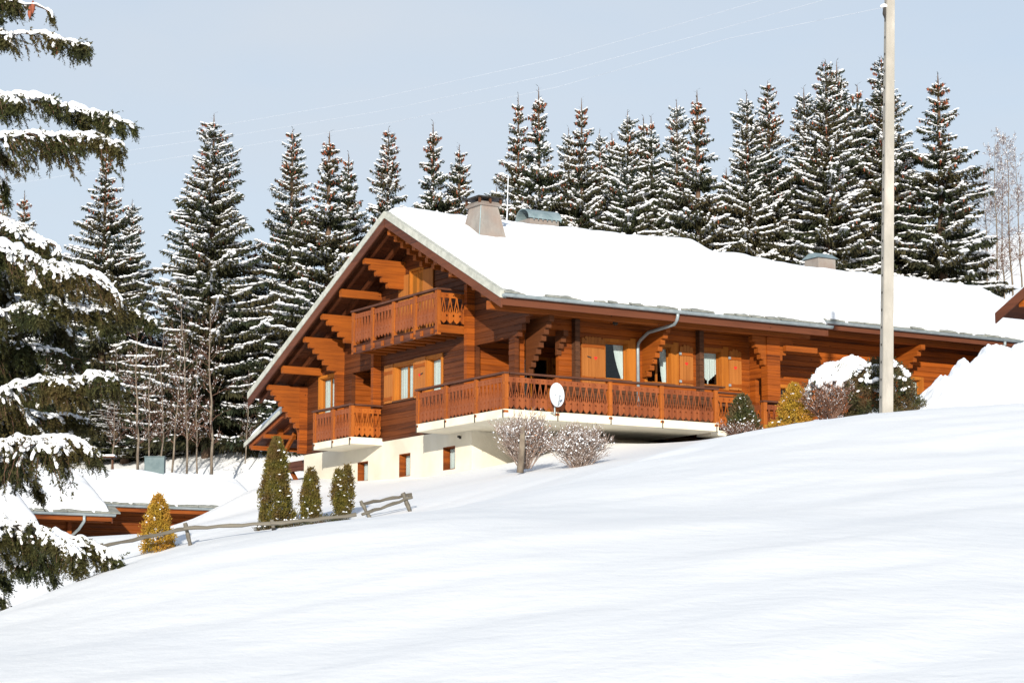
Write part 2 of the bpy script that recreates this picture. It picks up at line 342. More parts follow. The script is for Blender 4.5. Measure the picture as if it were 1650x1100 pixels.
# ================================================================ the big chalet (local axes: x along the eaves, y back along the gable, z up from balcony floor)
CH = empty('chalet', ORG, YAW, 'large timber chalet with snowy roof, fretwork balconies and a cream rendered basement', 'chalet')
EY, EZ, RY, RZ, LY = -.48, 3.12, 6.05, 6.39, 15.25
RX0, RX1 = -.4, 10.95
def roof_z(y): return RZ-.5*(RY-y) if y < RY else RZ-.489*(y-RY)
WX, WY = 1.1, 1.5            # gable wall plane x, long wall plane y
BACKX, LEFTY = 22.0, 14.2

def fmap(kind, pos):
    """(s, out, z) -> local. 'g': wall facing -x at x=pos; 'l': wall facing -y at y=pos"""
    return (lambda s, o, z: (pos-o, s, z)) if kind == 'g' else (lambda s, o, z: (s, pos-o, z))
def fb(mb, fm, s0, s1, o0, o1, z0, z1):
    a = [fm(s0,o0,z0), fm(s1,o0,z0), fm(s1,o1,z0), fm(s0,o1,z0), fm(s0,o0,z1), fm(s1,o0,z1), fm(s1,o1,z1), fm(s0,o1,z1)]; mb.hexa(a)
def plank(mb, fm, s0, s1, z0, z1, th=.14, ch=.016, o=0.0):
    """log / board course with chamfered outer edges"""
    pr = [(-th, z0), (o-ch, z0), (o, z0+ch*1.2), (o, z1-ch*1.2), (o-ch, z1), (-th, z1)]
    vs = [fm(s0, a, b) for a, b in pr]+[fm(s1, a, b) for a, b in pr]; n = 6
    mb.add(vs, [(i, (i+1) % n, (i+1) % n+n, i+n) for i in range(n)]+[tuple(range(n))[::-1], tuple(range(n, 2*n))])
CO = .17
def log_wall(mb, fm, s0, s1, z0, z1, holes=(), th=.14, jit=.004, seed=1):
    rn = random.Random(seed); k = math.floor(z0/CO)
    while k*CO < z1-1e-6:
        a = max(z0, k*CO); b = min(z1, (k+1)*CO); k += 1
        if b-a < .015: continue
        cuts = sorted({a, b}|{h[2] for h in holes if a+.01 < h[2] < b-.01}|{h[3] for h in holes if a+.01 < h[3] < b-.01})
        o = rn.uniform(-jit, jit)
        for c0, c1 in zip(cuts[:-1], cuts[1:]):
            m = (c0+c1)/2; iv = [(s0, s1)]
            for h in holes:
                if h[2] < m < h[3]:
                    nv = []
                    for p, q in iv:
                        if h[1] <= p or h[0] >= q: nv.append((p, q)); continue
                        if h[0] > p: nv.append((p, h[0]))
                        if h[1] < q: nv.append((h[1], q))
                    iv = nv
            for p, q in iv:
                if q-p > .02: plank(mb, fm, p, q, c0, c1, th, min(.016, (c1-c0)*.2), o)
def clip_roof(bm, off=.20, zf=None):
    """cut away whatever rises through the underside of the main roof"""
    for co, no in (((0, RY, RZ-off), Vector((0, -.5, 1))), ((0, RY, RZ-off), Vector((0, .489, 1)))):
        bmesh.ops.bisect_plane(bm, geom=bm.verts[:]+bm.edges[:]+bm.faces[:], plane_co=co, plane_no=no.normalized(), clear_outer=True)
G = fmap('g', WX); Lw = fmap('l', WY)

# ---- walls
holes_g = [(6.36,7.22,2.68,4.98), (6.95,8.08,1.06,2.12), (5.30,6.08,1.06,2.12), (12.05,13.1,1.1,2.26), (9.25,10.95,0,2.22), (1.55,3.35,0,2.2), (-1,1.24,-1,6)]
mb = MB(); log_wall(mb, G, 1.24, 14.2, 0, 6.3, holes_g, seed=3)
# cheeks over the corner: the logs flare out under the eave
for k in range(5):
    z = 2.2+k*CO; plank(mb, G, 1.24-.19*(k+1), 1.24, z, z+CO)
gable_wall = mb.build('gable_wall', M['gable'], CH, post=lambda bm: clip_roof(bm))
# dark lower skirt of the gable (between the balconies)
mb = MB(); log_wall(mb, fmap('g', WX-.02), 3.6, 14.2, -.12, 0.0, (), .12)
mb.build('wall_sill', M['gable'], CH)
holes_l = [(4.34,5.14,1.26,2.35), (5.82,6.68,1.26,2.35), (7.82,8.52,1.31,2.35)]
mb = MB(); log_wall(mb, Lw, 2.74, 9.56, 0, 1.02, (), seed=4); mb.build('lower_eaves_wall', M['dark_wood'], CH)  # darker timber stands in for the shade behind the railing
mb = MB(); log_wall(mb, Lw, 2.74, 9.56, 1.02, 3.7, holes_l, seed=5)
log_wall(mb, Lw, 1.24, 1.59, 0, 3.7, (), seed=6); log_wall(mb, Lw, 1.59, 2.74, 2.38, 3.7, (), seed=7)
mb.build('eaves_wall', M['wall'], CH, post=lambda bm: clip_roof(bm))
# loggia inner walls, ceiling, floor
mb = MB(); Li = fmap('l', 3.5)
log_wall(mb, Li, 1.24, 4.2, 0, 2.6, [(2.55, 3.75, 0, 2.05)], seed=8)
mb.build('loggia_wall', M['wall'], CH)
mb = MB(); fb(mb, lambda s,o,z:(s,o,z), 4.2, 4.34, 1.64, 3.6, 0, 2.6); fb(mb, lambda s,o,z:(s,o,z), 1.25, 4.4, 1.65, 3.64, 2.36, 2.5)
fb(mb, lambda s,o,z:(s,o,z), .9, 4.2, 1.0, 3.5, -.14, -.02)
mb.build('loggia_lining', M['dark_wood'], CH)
# rear recess behind the lower balcony
mb = MB(); Lr = fmap('l', 10.95); log_wall(mb, Lr, 1.24, 3.6, 0, 2.3, (), seed=9)
mb.build('recess_wall', M['wall'], CH)
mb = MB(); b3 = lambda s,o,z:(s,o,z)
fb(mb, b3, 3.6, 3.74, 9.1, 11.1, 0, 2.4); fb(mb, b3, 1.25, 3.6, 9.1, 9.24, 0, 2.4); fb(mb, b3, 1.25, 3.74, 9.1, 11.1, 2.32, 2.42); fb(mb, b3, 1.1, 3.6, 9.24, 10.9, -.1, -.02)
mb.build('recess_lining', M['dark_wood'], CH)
# hidden sides of the house
mb = MB(); log_wall(mb, lambda s,o,z:(s, LEFTY+o, z), 1.24, 10.7, 0, 2.6, (), seed=10)
mb.build('rear_eaves_wall', M['wall'], CH, post=lambda bm: clip_roof(bm))
mb = MB(); log_wall(mb, lambda s,o,z:(10.7+o, s, z), 1.5, 14.2, -1, 6.3, (), seed=11)
mb.build('rear_gable_wall', M['wall'], CH, post=lambda bm: clip_roof(bm))
# upper floor slab (keeps the inside dark)
mb = MB(); mb.box(1.3, 10.6, 3.7, 14.0, -.14, -.02); mb.box(1.3, 10.6, 1.7, 14.0, 2.45, 2.6)
mb.build('floor', M['interior'], CH)

# ---- rendered basement
mb = MB()
def plaster_wall(mb, fm, s0, s1, z0, z1, holes, th=.3):
    xs = sorted({s0, s1}|{h[0] for h in holes}|{h[1] for h in holes}); zs = sorted({z0, z1}|{h[2] for h in holes}|{h[3] for h in holes})
    for a, b in zip(xs[:-1], xs[1:]):
        for c, d in zip(zs[:-1], zs[1:]):
            m, n = (a+b)/2, (c+d)/2
            if not any(h[0] < m < h[1] and h[2] < n < h[3] for h in holes): fb(mb, fm, a, b, -th, 0, c, d)
wins_b = [(9.80,10.50,-1.26,-.64), (7.14,7.84,-1.29,-.59), (4.5,5.2,-1.27,-.59)]
plaster_wall(mb, G, 3.57, 14.2, -2.9, -.125, wins_b)
plaster_wall(mb, fmap('l', 3.57), 1.4, 11.2, -2.9, -.245, [])
mb.box(1.4, 11.2, 14.0, 14.2, -2.9, -.125)
mb.build('basement_wall', M['plaster'], CH)
mb = MB()
mb.box(1.05, 1.099, 4.15, 4.21, -.42, -.34); mb.tube([(1.06,4.18,-.36),(1.0,4.18,-.36)], .035, 8)
mb.build('wall_lamp', M['iron'], CH)

def heart_mesh(mb, fm, s, z, r, o0, o1):
    pts = []
    for i in range(20):
        t = 2*PI*i/20; pts.append((16*math.sin(t)**3/17, (13*math.cos(t)-5*math.cos(2*t)-2*math.cos(3*t)-math.cos(4*t))/17))
    n = len(pts); vs = [fm(s+a*r, o0, z+b*r) for a, b in pts]+[fm(s+a*r, o1, z+b*r) for a, b in pts]
    mb.add(vs, [tuple(range(n)), tuple(range(n, 2*n))]+[(i, (i+1) % n, (i+1) % n+n, i+n) for i in range(n)])
def window(fm, s0, s1, z0, z1, casing=.09, depth=.12, curtain='full', mull=True, trim='trim', label=None, side=1, sill=True, parent=CH):
    """timber window: casing, reveal, sash > pane, curtain, sill"""
    f = MB(); c = casing
    if c > 0:
        fb(f, fm, s0-c, s0+.002, -.02, .03, z0, z1+c); fb(f, fm, s1-.002, s1+c, -.02, .03, z0, z1+c); fb(f, fm, s0, s1, -.02, .027, z1-.002, z1+c)
    r = .02
    for a, b, d, e in ((s0, s0+r, z0, z1), (s1-r, s1, z0, z1), (s0+r, s1-r, z1-r, z1), (s0+r, s1-r, z0, z0+r)): fb(f, fm, a, b, -.2, -.004, d, e)
    w_ = .032
    def sash(a, b):
        fb(f, fm, a, a+w_, -depth-.05, -depth, z0+r, z1-r); fb(f, fm, b-w_, b, -depth-.05, -depth, z0+r, z1-r)
        fb(f, fm, a+w_, b-w_, -depth-.05, -depth-.003, z1-r-w_, z1-r); fb(f, fm, a+w_, b-w_, -depth-.05, -depth-.003, z0+r, z0+r+w_)
    m = (s0+s1)/2
    if mull and s1-s0 > .8: sash(s0+r, m); sash(m, s1-r)
    else: sash(s0+r, s1-r)
    o = f.build('window', M[trim], parent)
    if label: o['label'] = label
    g = MB(); fb(g, fm, s0+r, s1-r, -depth-.03, -depth-.022, z0+r, z1-r); g.build('pane', M['glass'], o)
    if sill:
        g = MB(); fb(g, fm, s0-c-.03, s1+c+.03, -.03, .06, z0-.05, z0-.003); g.build('sill', M['dark_wood'], o)
    if curtain:
        ba = MB(); n = 26; W_ = s1-s0-2*r; vs = []; H_ = z1-z0-2*r
        for i in range(n+1):
            t = i/n; s = s0+r+t*W_; wv = .014*math.sin(t*46)+.006*math.sin(t*97)
            if curtain == 'full': zb = z0+r
            elif curtain == 'vee': zb = z0+r+H_*(.12+.26*abs(2*t-1)**1.0)
            elif curtain == 'right': zb = None
            elif curtain == 'lace': zb = None
            if curtain in ('full', 'vee'): vs.append(((s, wv), z1-r-.03, zb, s))
            elif curtain == 'right':    # gathered to the right edge: hangs as a strip that widens to the top
                tt = .66+.34*t; vs.append(((s0+r+W_*tt, wv), z1-r-.03, z0+r, s0+r+W_*(.80+.2*t)))
            elif curtain == 'lace':      # tied back, wide at the top, gone at the bottom
                vs.append(((s0+r+W_*(.52+.48*t), wv), z1-r-.03, z0+r, s0+r+W_*(.90+.10*t)))
        V = []; Fq = []; m_ = 10
        for i, ((s, wv), zt, zb, sb) in enumerate(vs):
            for j in range(m_+1):
                q = j/m_; qq = q**1.6
                V.append(fm(s+(sb-s)*qq, -depth-.06+wv, zt+(zb-zt)*q))
        for i in range(n):
            for j in range(m_): a = i*(m_+1)+j; Fq.append((a, a+1, a+m_+2, a+m_+1))
        ba.add(V, Fq)
        if curtain == 'vee':
            fb(ba, fm, (s0+s1)/2-.02, (s0+s1)/2+.02, -depth-.075, -depth-.055, z0+r+H_*.03, z0+r+H_*.13)
        ba.build('curtain', M['curtain'], o, smooth=True)
    return o
def shutter(fm, s0, s1, z0, z1, out=.03, heart=True, arched=True, latch=True, hs=None, label=None):
    b = MB(); n = max(4, round((s1-s0)/.115)); wd = (s1-s0)/n
    for i in range(n):
        a = s0+i*wd; top = z1-(.05 if arched and i in (0, n-1) else .0)
        fb(b, fm, a+.003, a+wd-.003, out, out+.028, z0, top)
        if arched:                           # rounded plank head
            m = a+wd/2; hh = top+.035
            vs = [fm(a+.003, out, top), fm(a+wd-.003, out, top), fm(m, out, hh), fm(a+.003, out+.028, top), fm(a+wd-.003, out+.028, top), fm(m, out+.028, hh)]
            b.add(vs, [(0,1,2), (3,4,5), (0,3,5,2), (1,4,5,2)])
    o = b.build('shutter', M['shutter'], CH)
    if label: o['label'] = label
    for z in (z0+.13, z1-.25):
        t = MB(); k = 10                      # braces with scooped ends
        for i in range(k):
            a = s0+.02+(s1-s0-.04)*i/k; c_ = s0+.02+(s1-s0-.04)*(i+1)/k; m = abs((i+.5)/k-.5)*2; hh = .045+.02*(m**3)
            fb(t, fm, a, c_, out+.028, out+.05, z-hh, z+hh)
        t.build('brace', M['beam'], o)
    if heart:
        t = MB(); heart_mesh(t, fm, hs or (s0+s1)/2, (z0+z1)/2+.07, .062, out+.022, out+.034); t.build('heart', M['heart'], o)
    if not latch and hs is None and fm is Lw:
        for z in (z0+.13, z1-.25): t = MB(); fb(t, fm, s0-.05, s0+.03, out+.05, out+.075, z-.035, z+.035); t.build('hinge', M['zinc'], o)
    if latch:
        t = MB(); t.bar(fm((s0+s1)/2-.22, out+.05, (z0+z1)/2+.1), fm((s0+s1)/2-.09, out+.05, (z0+z1)/2+.07), .015, .03); t.build('latch', M['iron'], o)
    return o
# gable windows
window(G, 6.95, 8.08, 1.06, 2.12, curtain='full', casing=.09, label='wide double window in the gable wall, orange frame and white curtain')
window(G, 5.30, 6.08, 1.06, 2.12, curtain='full', label='narrow window in the gable wall beside the heart shutter')
window(G, 12.05, 13.1, 1.1, 2.26, curtain='full')
shutter(G, 8.17, 8.72, 1.02, 2.2, heart=False, arched=False, latch=False, label='plain shutter left of the wide gable window')
shutter(G, 6.17, 6.86, 1.02, 2.22, arched=False, label='gable shutter with a small red heart between the two windows')
# loft door behind the upper balcony
f = MB(); fb(f, G, 6.36, 6.42, -.14, .03, 2.68, 4.98); fb(f, G, 7.16, 7.22, -.14, .03, 2.68, 4.98); fb(f, G, 6.42, 7.16, -.14, .027, 4.9, 4.98)
for a in (6.42, 6.80): fb(f, G, a, a+.35, -.08, -.03, 2.68, 4.9)
lo = f.build('loft_door', M['trim'], CH)
f = MB()
for a in (6.49, 6.87): fb(f, G, a, a+.2, -.035, -.022, 3.5, 4.8)
f.build('pane', M['glass'], lo)
f = MB(); fb(f, G, 6.74, 6.80, -.03, .0, 3.7, 3.85); f.build('door_handle', M['iron'], lo)
f = MB(); 
for s in (5.75, 7.26): fb(f, G, s, s+.58, .03, .058, 2.75, 4.85)
f.build('loft_shutter', M['shutter'], CH)
# basement windows
for i, (a, b, c, d) in enumerate(wins_b): window(G, a, b, c, d, casing=0, depth=.17, curtain='full', sill=False, trim='beam', label='small basement window, %s of three' % ('left', 'middle', 'right')[i])
# long-side windows and shutters
window(Lw, 4.34, 5.14, 1.26, 2.35, curtain='lace', label='window right of the first heart shutter, lace tied back')
window(Lw, 5.82, 6.68, 1.26, 2.35, curtain='right', label='window beside the drainpipe with one white curtain drawn right')
window(Lw, 7.82, 8.52, 1.31, 2.35, curtain='vee', label='rightmost balcony window, white curtain cut to a point')
f = MB()
for a in (5.15, 6.69, 8.53): f = MB(); fb(f, Lw, a+.07, a+.26, 0, .035, 1.2, 2.5); f.build('window_casing', M['trim'], CH)
shutter(Lw, 3.50, 4.30, 1.1, 2.42, hs=3.98, label='large open shutter with red heart, left end of the balcony windows')
shutter(Lw, 6.98, 7.46, 1.22, 2.42, latch=False, label='narrow shutter with red heart right of the drainpipe window')
shutter(Lw, 8.80, 9.26, 1.22, 2.42, latch=False, label='narrow shutter with red heart, rightmost on the eaves wall')
# loggia door with glass + half shutter
f = MB(); fb(f, Li, 2.55, 2.63, -.1, .02, 0, 2.05); fb(f, Li, 3.67, 3.75, -.1, .02, 0, 2.05); fb(f, Li, 2.63, 3.67, -.1, .017, 1.97, 2.05); fb(f, Li, 3.1, 3.2, -.08, .0, 0, 1.97)
ld_ = f.build('loggia_door', M['trim'], CH); f = MB(); fb(f, Li, 2.63, 3.67, -.06, -.05, 0.05, 1.97); f.build('pane', M['glass'], ld_)
f = MB(); fb(f, Li, 2.7, 3.0, -.09, -.08, 0.2, 1.95); f.build('curtain', M['curtain'], ld_)
shutter(Li, 3.78, 4.18, .1, 2.05, hs=3.95, arched=False, latch=False, label='loggia door shutter with red heart')

# ---- corner and cross-wall log ends, stepped corbels
def stub(mb, fm, s0, s1, o0, o1, z0, z1):
    k = z0
    while k < z1-1e-6:
        t = min(z1, k+CO); c = .012
        fb(mb, fm, s0, s1, o0, o1, k+.004, t-.004); k += CO
def corbel(fm, s, wd, o_out, z_top, steps, step_len, base_out=.25, name='corbel', hstep=CO, cap=True, mat='beam', label=None):
    """stepped log bracket, longest course at the top, rounded noses"""
    b = MB(); L_ = o_out
    for k in range(steps):
        z1 = z_top-k*hstep; z0 = z1-hstep+.002; ch = .014
        o1 = max(base_out, L_)
        pr = [(-.02, z0), (o1-ch*2.2, z0), (o1-ch*.5, z0+ch), (o1, z0+ch*2.6), (o1, z1-.006), (o1-.006, z1), (-.02, z1)]
        vs = [fm(s-wd/2, a, c) for a, c in pr]+[fm(s+wd/2, a, c) for a, c in pr]; n = len(pr)
        b.add(vs, [(i, (i+1) % n, (i+1) % n+n, i+n) for i in range(n)]+[tuple(range(n))[::-1], tuple(range(n, 2*n))])
        L_ -= step_len
    o = b.build(name, M[mat], CH)
    if label: o['label'] = label
    return o
b = MB()
stub(b, G, 14.0, 14.16, 0, .28, -.1, 2.1); b.build('log_end', M['wall'], CH)
for y0, z1 in ((11.45, 3.3), (9.02, 3.6)):
    b = MB(); stub(b, G, y0, y0+.16, 0, .27, 0, z1); b.build('log_end', M['wall'], CH)
b = MB(); stub(b, G, 3.42, 3.58, 0, .26, 0, 4.0); b.build('log_end', M['wall'], CH)
b = MB(); stub(b, Lw, 3.19, 3.35, 0, .2, 0, 2.9); b.build('log_end', M['dark_wood'], CH)
b = MB(); stub(b, Lw, 7.60, 7.76, 0, .2, 0, 2.9); b.build('log_end', M['dark_wood'], CH)
def beam_top(y): return roof_z(y)-.37
gx = 1.1-(-.3)   # reach of the purlins in front of the gable wall
for y, steps, sl in ((14.1,9,.14),(13.06-.0,1,0),(11.53,6,.17),(10.35,5,.2),(9.1,1,0),(7.6,5,.2),(6.05,6,.22),(4.95,5,.22),(3.74,4,.25),(2.43,1,0),(1.17,3,.3)):
    zt = beam_top(y)-(.12 if abs(y-6.05) < .1 else 0)
    corbel(G, y, .17, gx, zt, steps, sl, base_out=.0 if steps > 1 else .3, hstep=CO if steps > 1 else .24, name='purlin_corbel')
# eaves brackets towards the viewer on the long side, carrying the outer purlin
for x, st in ((1.72, 9), (5.72, 8)):
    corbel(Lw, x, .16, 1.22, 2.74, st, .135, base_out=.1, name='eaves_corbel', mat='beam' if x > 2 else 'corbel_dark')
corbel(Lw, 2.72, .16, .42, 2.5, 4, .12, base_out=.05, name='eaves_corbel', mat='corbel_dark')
mb = MB(); mb.box(-.33, 10.9, .2, .42, 2.745, 3.0, .012); mb.build('eaves_purlin', M['beam'], CH)
# cross wall and pillar at the far end of the balcony
mb = MB(); log_wall(mb, fmap('g', 9.5), .55, 1.36, -.6, 2.9, [(.62, 1.1, -.6, 1.55)], seed=31); mb.build('porch_wall', M['wall'], CH)
mb = MB(); stub(mb, fmap('l', .4), 9.42, 9.9, -.3, 0, -.9, 2.74); mb.build('porch_pillar', M['wall'], CH)
corbel(lambda s,o,z:(9.9+o, s, z), .55, .2, .55, 2.74, 4, .14, base_out=.0, name='porch_corbel')
corbel(lambda s,o,z:(9.42-o, s, z), .55, .2, .5, 2.74, 5, .1, base_out=.0, name='porch_corbel')
mb = MB(); mb.bar((10.0,.3,2.42), (11.2,.3,2.42), .14, .16); mb.build('porch_beam', M['beam'], CH)

# ---- roof: tiles sheet, sarking boards, rafters, bargeboards, gutters
def slope_sheet(mb, x0, x1, ya, yb, o0, o1, zf=roof_z):
    """slab following the roof between ya..yb, from o0 to o1 below the roof surface"""
    za, zb = zf(ya), zf(yb)
    mb.hexa([(x0,ya,za-o1),(x1,ya,za-o1),(x1,yb,zb-o1),(x0,yb,zb-o1),(x0,ya,za-o0),(x1,ya,za-o0),(x1,yb,zb-o0),(x0,yb,zb-o0)])
mb = MB(); slope_sheet(mb, RX0, RX1, EY, RY, 0, .11); slope_sheet(mb, RX0, RX1, RY, LY, 0, .11)
rn = random.Random(5)
x = RX0+.05
while x < RX1-.3:                             # slate courses peeping out above the gutter
    wd = rn.uniform(.22, .5)
    if rn.random() < .75:
        y = EY-.07-rn.uniform(0, .05); mb.hexa([(x,y,EZ+.0-.03),(x+wd,y,EZ-.03),(x+wd,EY+.5,EZ+.235),(x,EY+.5,EZ+.235),(x,y,EZ+.01),(x+wd,y,EZ+.01),(x+wd,EY+.5,EZ+.26),(x,EY+.5,EZ+.26)])
    x += wd+rn.uniform(.0, .12)
mb.build('roof', M['slate'], CH); roof_o = CH.children[-1] if False else [c for c in bpy.data.objects if c.name == 'roof'][0]
mb = MB()
nb = 60
for side in (0, 1):
    ya, yb = (EY+.02, RY) if side == 0 else (RY, LY-.02)
    n = int(abs(yb-ya)/.16)
    for i in range(n):
        a = ya+(yb-ya)*i/n; c = ya+(yb-ya)*(i+1)/n; slope_sheet(mb, RX0+.05, RX1-.05, a+.004, c-.004, .112, .15+(.006 if i % 2 else 0))
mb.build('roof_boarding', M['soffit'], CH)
for i in range(3):
    mb = MB()
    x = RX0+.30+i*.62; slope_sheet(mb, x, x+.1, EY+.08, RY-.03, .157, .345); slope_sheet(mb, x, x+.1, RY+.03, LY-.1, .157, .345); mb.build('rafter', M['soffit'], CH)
mb = MB()
x = 2.4
while x < RX1-.3: slope_sheet(mb, x, x+.1, EY+.08, 1.3, .157, .33); x += .62
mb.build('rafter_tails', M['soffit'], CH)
for ya, yb in ((EY-.05, RY-.02), (RY+.02, LY+.02)):
    mb = MB(); slope_sheet(mb, RX0-.045, RX0+.0, ya, yb, .152, .42); mb.build('bargeboard', M['fascia'], CH)
    mb = MB(); slope_sheet(mb, RX0-.07, RX0+.12, ya, yb, -.06, .15); mb.build('verge_flashing', M['verge'], CH)
mb = MB(); slope_sheet(mb, RX1+.0, RX1+.045, EY-.05, RY-.02, .105, .34); mb.build('bargeboard', M['fascia'], CH)
mb = MB(); mb.box(RX0, RX1, EY-.035, EY+.0, EZ-.36, EZ-.08); mb.build('eaves_fascia', M['fascia'], CH)
def gutter(x0, x1, y, z, parent=CH, r=.075, yoff=0):
    g = MB(); n = 9; vs = []
    for x in (x0, x1):
        for k in range(n): t = PI+PI*k/(n-1); vs.append((x, y+r*math.cos(t), z+r*math.sin(t)))
        for k in range(n): t = 2*PI-PI*k/(n-1); vs.append((x, y+(r-.008)*math.cos(t), z+(r-.008)*math.sin(t)))
    m = 2*n; g.add(vs, [(i, (i+1) % m, (i+1) % m+m, i+m) for i in range(m)])
    g.add([(x0, y+r*math.cos(PI+PI*k/(n-1)), z+r*math.sin(PI+PI*k/(n-1))) for k in range(n)], [tuple(range(n))])
    g.add([(x1, y+r*math.cos(PI+PI*k/(n-1)), z+r*math.sin(PI+PI*k/(n-1))) for k in range(n)], [tuple(range(n))])
    g.tube([(x0, y-r, z), (x1, y-r, z)], .012, 6)
    x = x0+.35
    while x < x1:                              # straps
        vs = []
        for dx in (0, .03):
            for k in range(n): t = PI+PI*k/(n-1); vs.append((x+dx, y+(r+.007)*math.cos(t), z+(r+.007)*math.sin(t)))
        g.add(vs, [(i, i+1, i+1+n, i+n) for i in range(n-1)])
        g.bar((x+.015, y-r, z+.01), (x+.015, y+.12, z+.03), .03, .006)
        x += .82
    return g
g = gutter(RX0-.03, RX1+.12, EY-.14, EZ-.075, r=.082); g.build('gutter', M['zinc'], CH, recalc=False)
g = MB(); g.tube([(5.42,EY-.12,EZ-.12),(5.42,EY-.12,EZ-.22),(5.43,EY-.08,EZ-.3),(5.46,EY+.1,EZ-.42),(5.46,.9,2.62),(5.46,1.3,2.44),(5.46,1.41,2.36),(5.46,1.43,2.2),(5.46,1.43,-.02)], .05, 10)
g.build('downpipe', M['zinc'], CH, smooth=True)
# wall sconce shadow-caster under the eaves
g = MB(); g.tube([(4.3,.9,2.86),(4.3,.9,2.78),(4.3,.9,2.74)], [.07,.09,.03], 10); g.build('eaves_lamp', M['iron'], CH)

# ---- roof snow
def snow_sheet(name, x0, x1, y0, y1, zf, thick, parent, nx=150, ny=110, seed=1, over=.02, soft=.5, eave=None, bumps=()):
    X = np.linspace(x0, x1, nx); Y = np.linspace(y0, y1, ny); XX, YY = np.meshgrid(X, Y)
    ex = np.minimum(XX-x0, x1-XX); base = np.vectorize(zf)(YY)
    wv = vnoise(XX*2.3, YY*2.3, seed)*.5+vnoise(XX*6, YY*6, seed+2)*.25
    e = np.clip(ex/soft, 0, 1); e = np.sqrt(np.clip(1-(1-e)**2, 0, 1))
    ed = np.minimum(YY-y0, y1-YY); q = np.clip(ed/(.35), 0, 1); q = np.sqrt(np.clip(1-(1-q)**2, 0, 1))
    th = (thick*(.25+.75*e)*(.35+.65*q)*np.clip(np.minimum(ex, ed)/.04+.0, 0, 1))*(1+.35*(wv-.4))
    th += .06*(vnoise(XX*.45, YY*.45, seed+5)-.5)*e*q
    for bx, by, br, bh in bumps: th += bh*np.exp(-((XX-bx)**2/br[0]**2+(YY-by)**2/br[1]**2))*e*q
    # soften the ridge
    Z = base+th
    for _ in range(6):
        Zs = Z.copy(); Zs[1:-1] = (Z[:-2]+2*Z[1:-1]+Z[2:])/4; Z = np.maximum(Zs, base+.0*th+.02*np.clip(ed/.05, 0, 1))
    Yo = YY.copy(); row = (vnoise(X*1.6, X*0+seed, seed+3)-.45)*.16+(vnoise(X*5, X*0, seed+4)-.5)*.07
    fall = np.clip(1-(YY-y0)/.5, 0, 1); Yo = YY-fall*row[None]
    if y1 > RY: fall2 = np.clip(1-(y1-YY)/.5, 0, 1); Yo = Yo+fall2*row[None]*.5
    V = np.stack([XX.ravel(), Yo.ravel(), Z.ravel()], -1)
    # skirt that drops to the roof surface
    i = (np.arange(ny-1)[:, None]*nx+np.arange(nx-1)[None]).ravel(); F1 = np.stack([i, i+1, i+nx+1, i+nx], -1)
    ring = np.concatenate([np.arange(nx), np.arange(1, ny)*nx+nx-1, (ny-1)*nx+np.arange(nx-2, -1, -1), np.arange(ny-2, 0, -1)*nx])
    lo = V[ring].copy(); lo[:, 2] = np.array([zf(y) for y in lo[:, 1]])-.02
    n0 = len(V); m = len(ring); V = np.concatenate([V, lo]); k = np.arange(m); k2 = (k+1) % m
    F2 = np.stack([ring[k], n0+k, n0+k2, ring[k2]], -1)
    return np_mesh(name, V, [F1, F2], M['snow'], parent, smooth=True)
snow_sheet('roof_snow', RX0+.10, RX1+.14, EY+.04, LY-.0, roof_z, .27, CH, 220, 240, 3, bumps=[(10.6, 5.5, (1.5, 3), .1), (4, 1.5, (3, 1.5), .05)])

# ---- chimneys
def frustum(mb, cx, cy, ax, ay, z0, bx, by, z1, ch=.0):
    mb.hexa([(cx-ax,cy-ay,z0),(cx+ax,cy-ay,z0),(cx+ax,cy+ay,z0),(cx-ax,cy+ay,z0),(cx-bx,cy-by,z1),(cx+bx,cy-by,z1),(cx+bx,cy+by,z1),(cx-bx,cy+by,z1)])
mb = MB(); cx_, cy_ = 2.05, 4.5; frustum(mb, cx_, cy_, .54, .62, 5.15, .29, .34, 6.56)
ck = mb.build('chimney', M['cement'], CH)
mb = MB()
for i, t in enumerate((.0, 1.0)): pass
mb.bar((cx_-.54,cy_-.62,5.15), (cx_-.29,cy_-.34,6.56), .022, .02)
mb.build('corner_flashing', M['metal_blue'], ck)
mb = MB(); frustum(mb, cx_, cy_, .36, .39, 6.545, .40, .43, 6.59); frustum(mb, cx_, cy_, .40, .43, 6.592, .30, .33, 6.68); mb.build('chimney_head', M['cement'], ck)
mb = MB()
for a in (-.36, 0, .36):
    for b in (-.38, .38): mb.box(cx_+a-.03, cx_+a+.03, cy_+b-.03, cy_+b+.03, 6.6, 6.77)
mb.build('cap_leg', M['dark_wood'], ck)
mb = MB(); frustum(mb, cx_, cy_, .47, .50, 6.772, .47, .50, 6.80); frustum(mb, cx_, cy_, .47, .50, 6.802, .30, .32, 6.84); mb.build('cap_slab', M['iron'], ck)
# barrel-topped vent behind the ridge
mb = MB(); vx0, vx1, vy0, vy1 = 5.85, 6.95, 7.9, 8.6
mb.box(vx0, vx1, vy0, vy1, 5.2, 7.2); vb = mb.build('vent_stack', M['cement'], CH)
mb = MB(); n = 14; vs = []
for x in (vx0-.07, vx1+.07):
    for r in (.41, .38):
        for k in range(n): t = PI*k/(n-1); vs.append((x, (vy0+vy1)/2-r*math.cos(t), 7.205+r*math.sin(t)*.85))
fs = []
for k in range(n-1): fs += [(k, k+1, 2*n+k+1, 2*n+k), (n+k, n+k+1, 3*n+k+1, 3*n+k), (k, k+1, n+k+1, n+k), (2*n+k, 2*n+k+1, 3*n+k+1, 3*n+k)]
mb.add(vs, fs)
for k in range(7): mb.box(vx0+.1+k*.17, vx0+.115+k*.17, (vy0+vy1)/2-.44, (vy0+vy1)/2-.40, 7.15, 7.25)
mb.build('barrel_cowl', M['metal_blue'], vb)

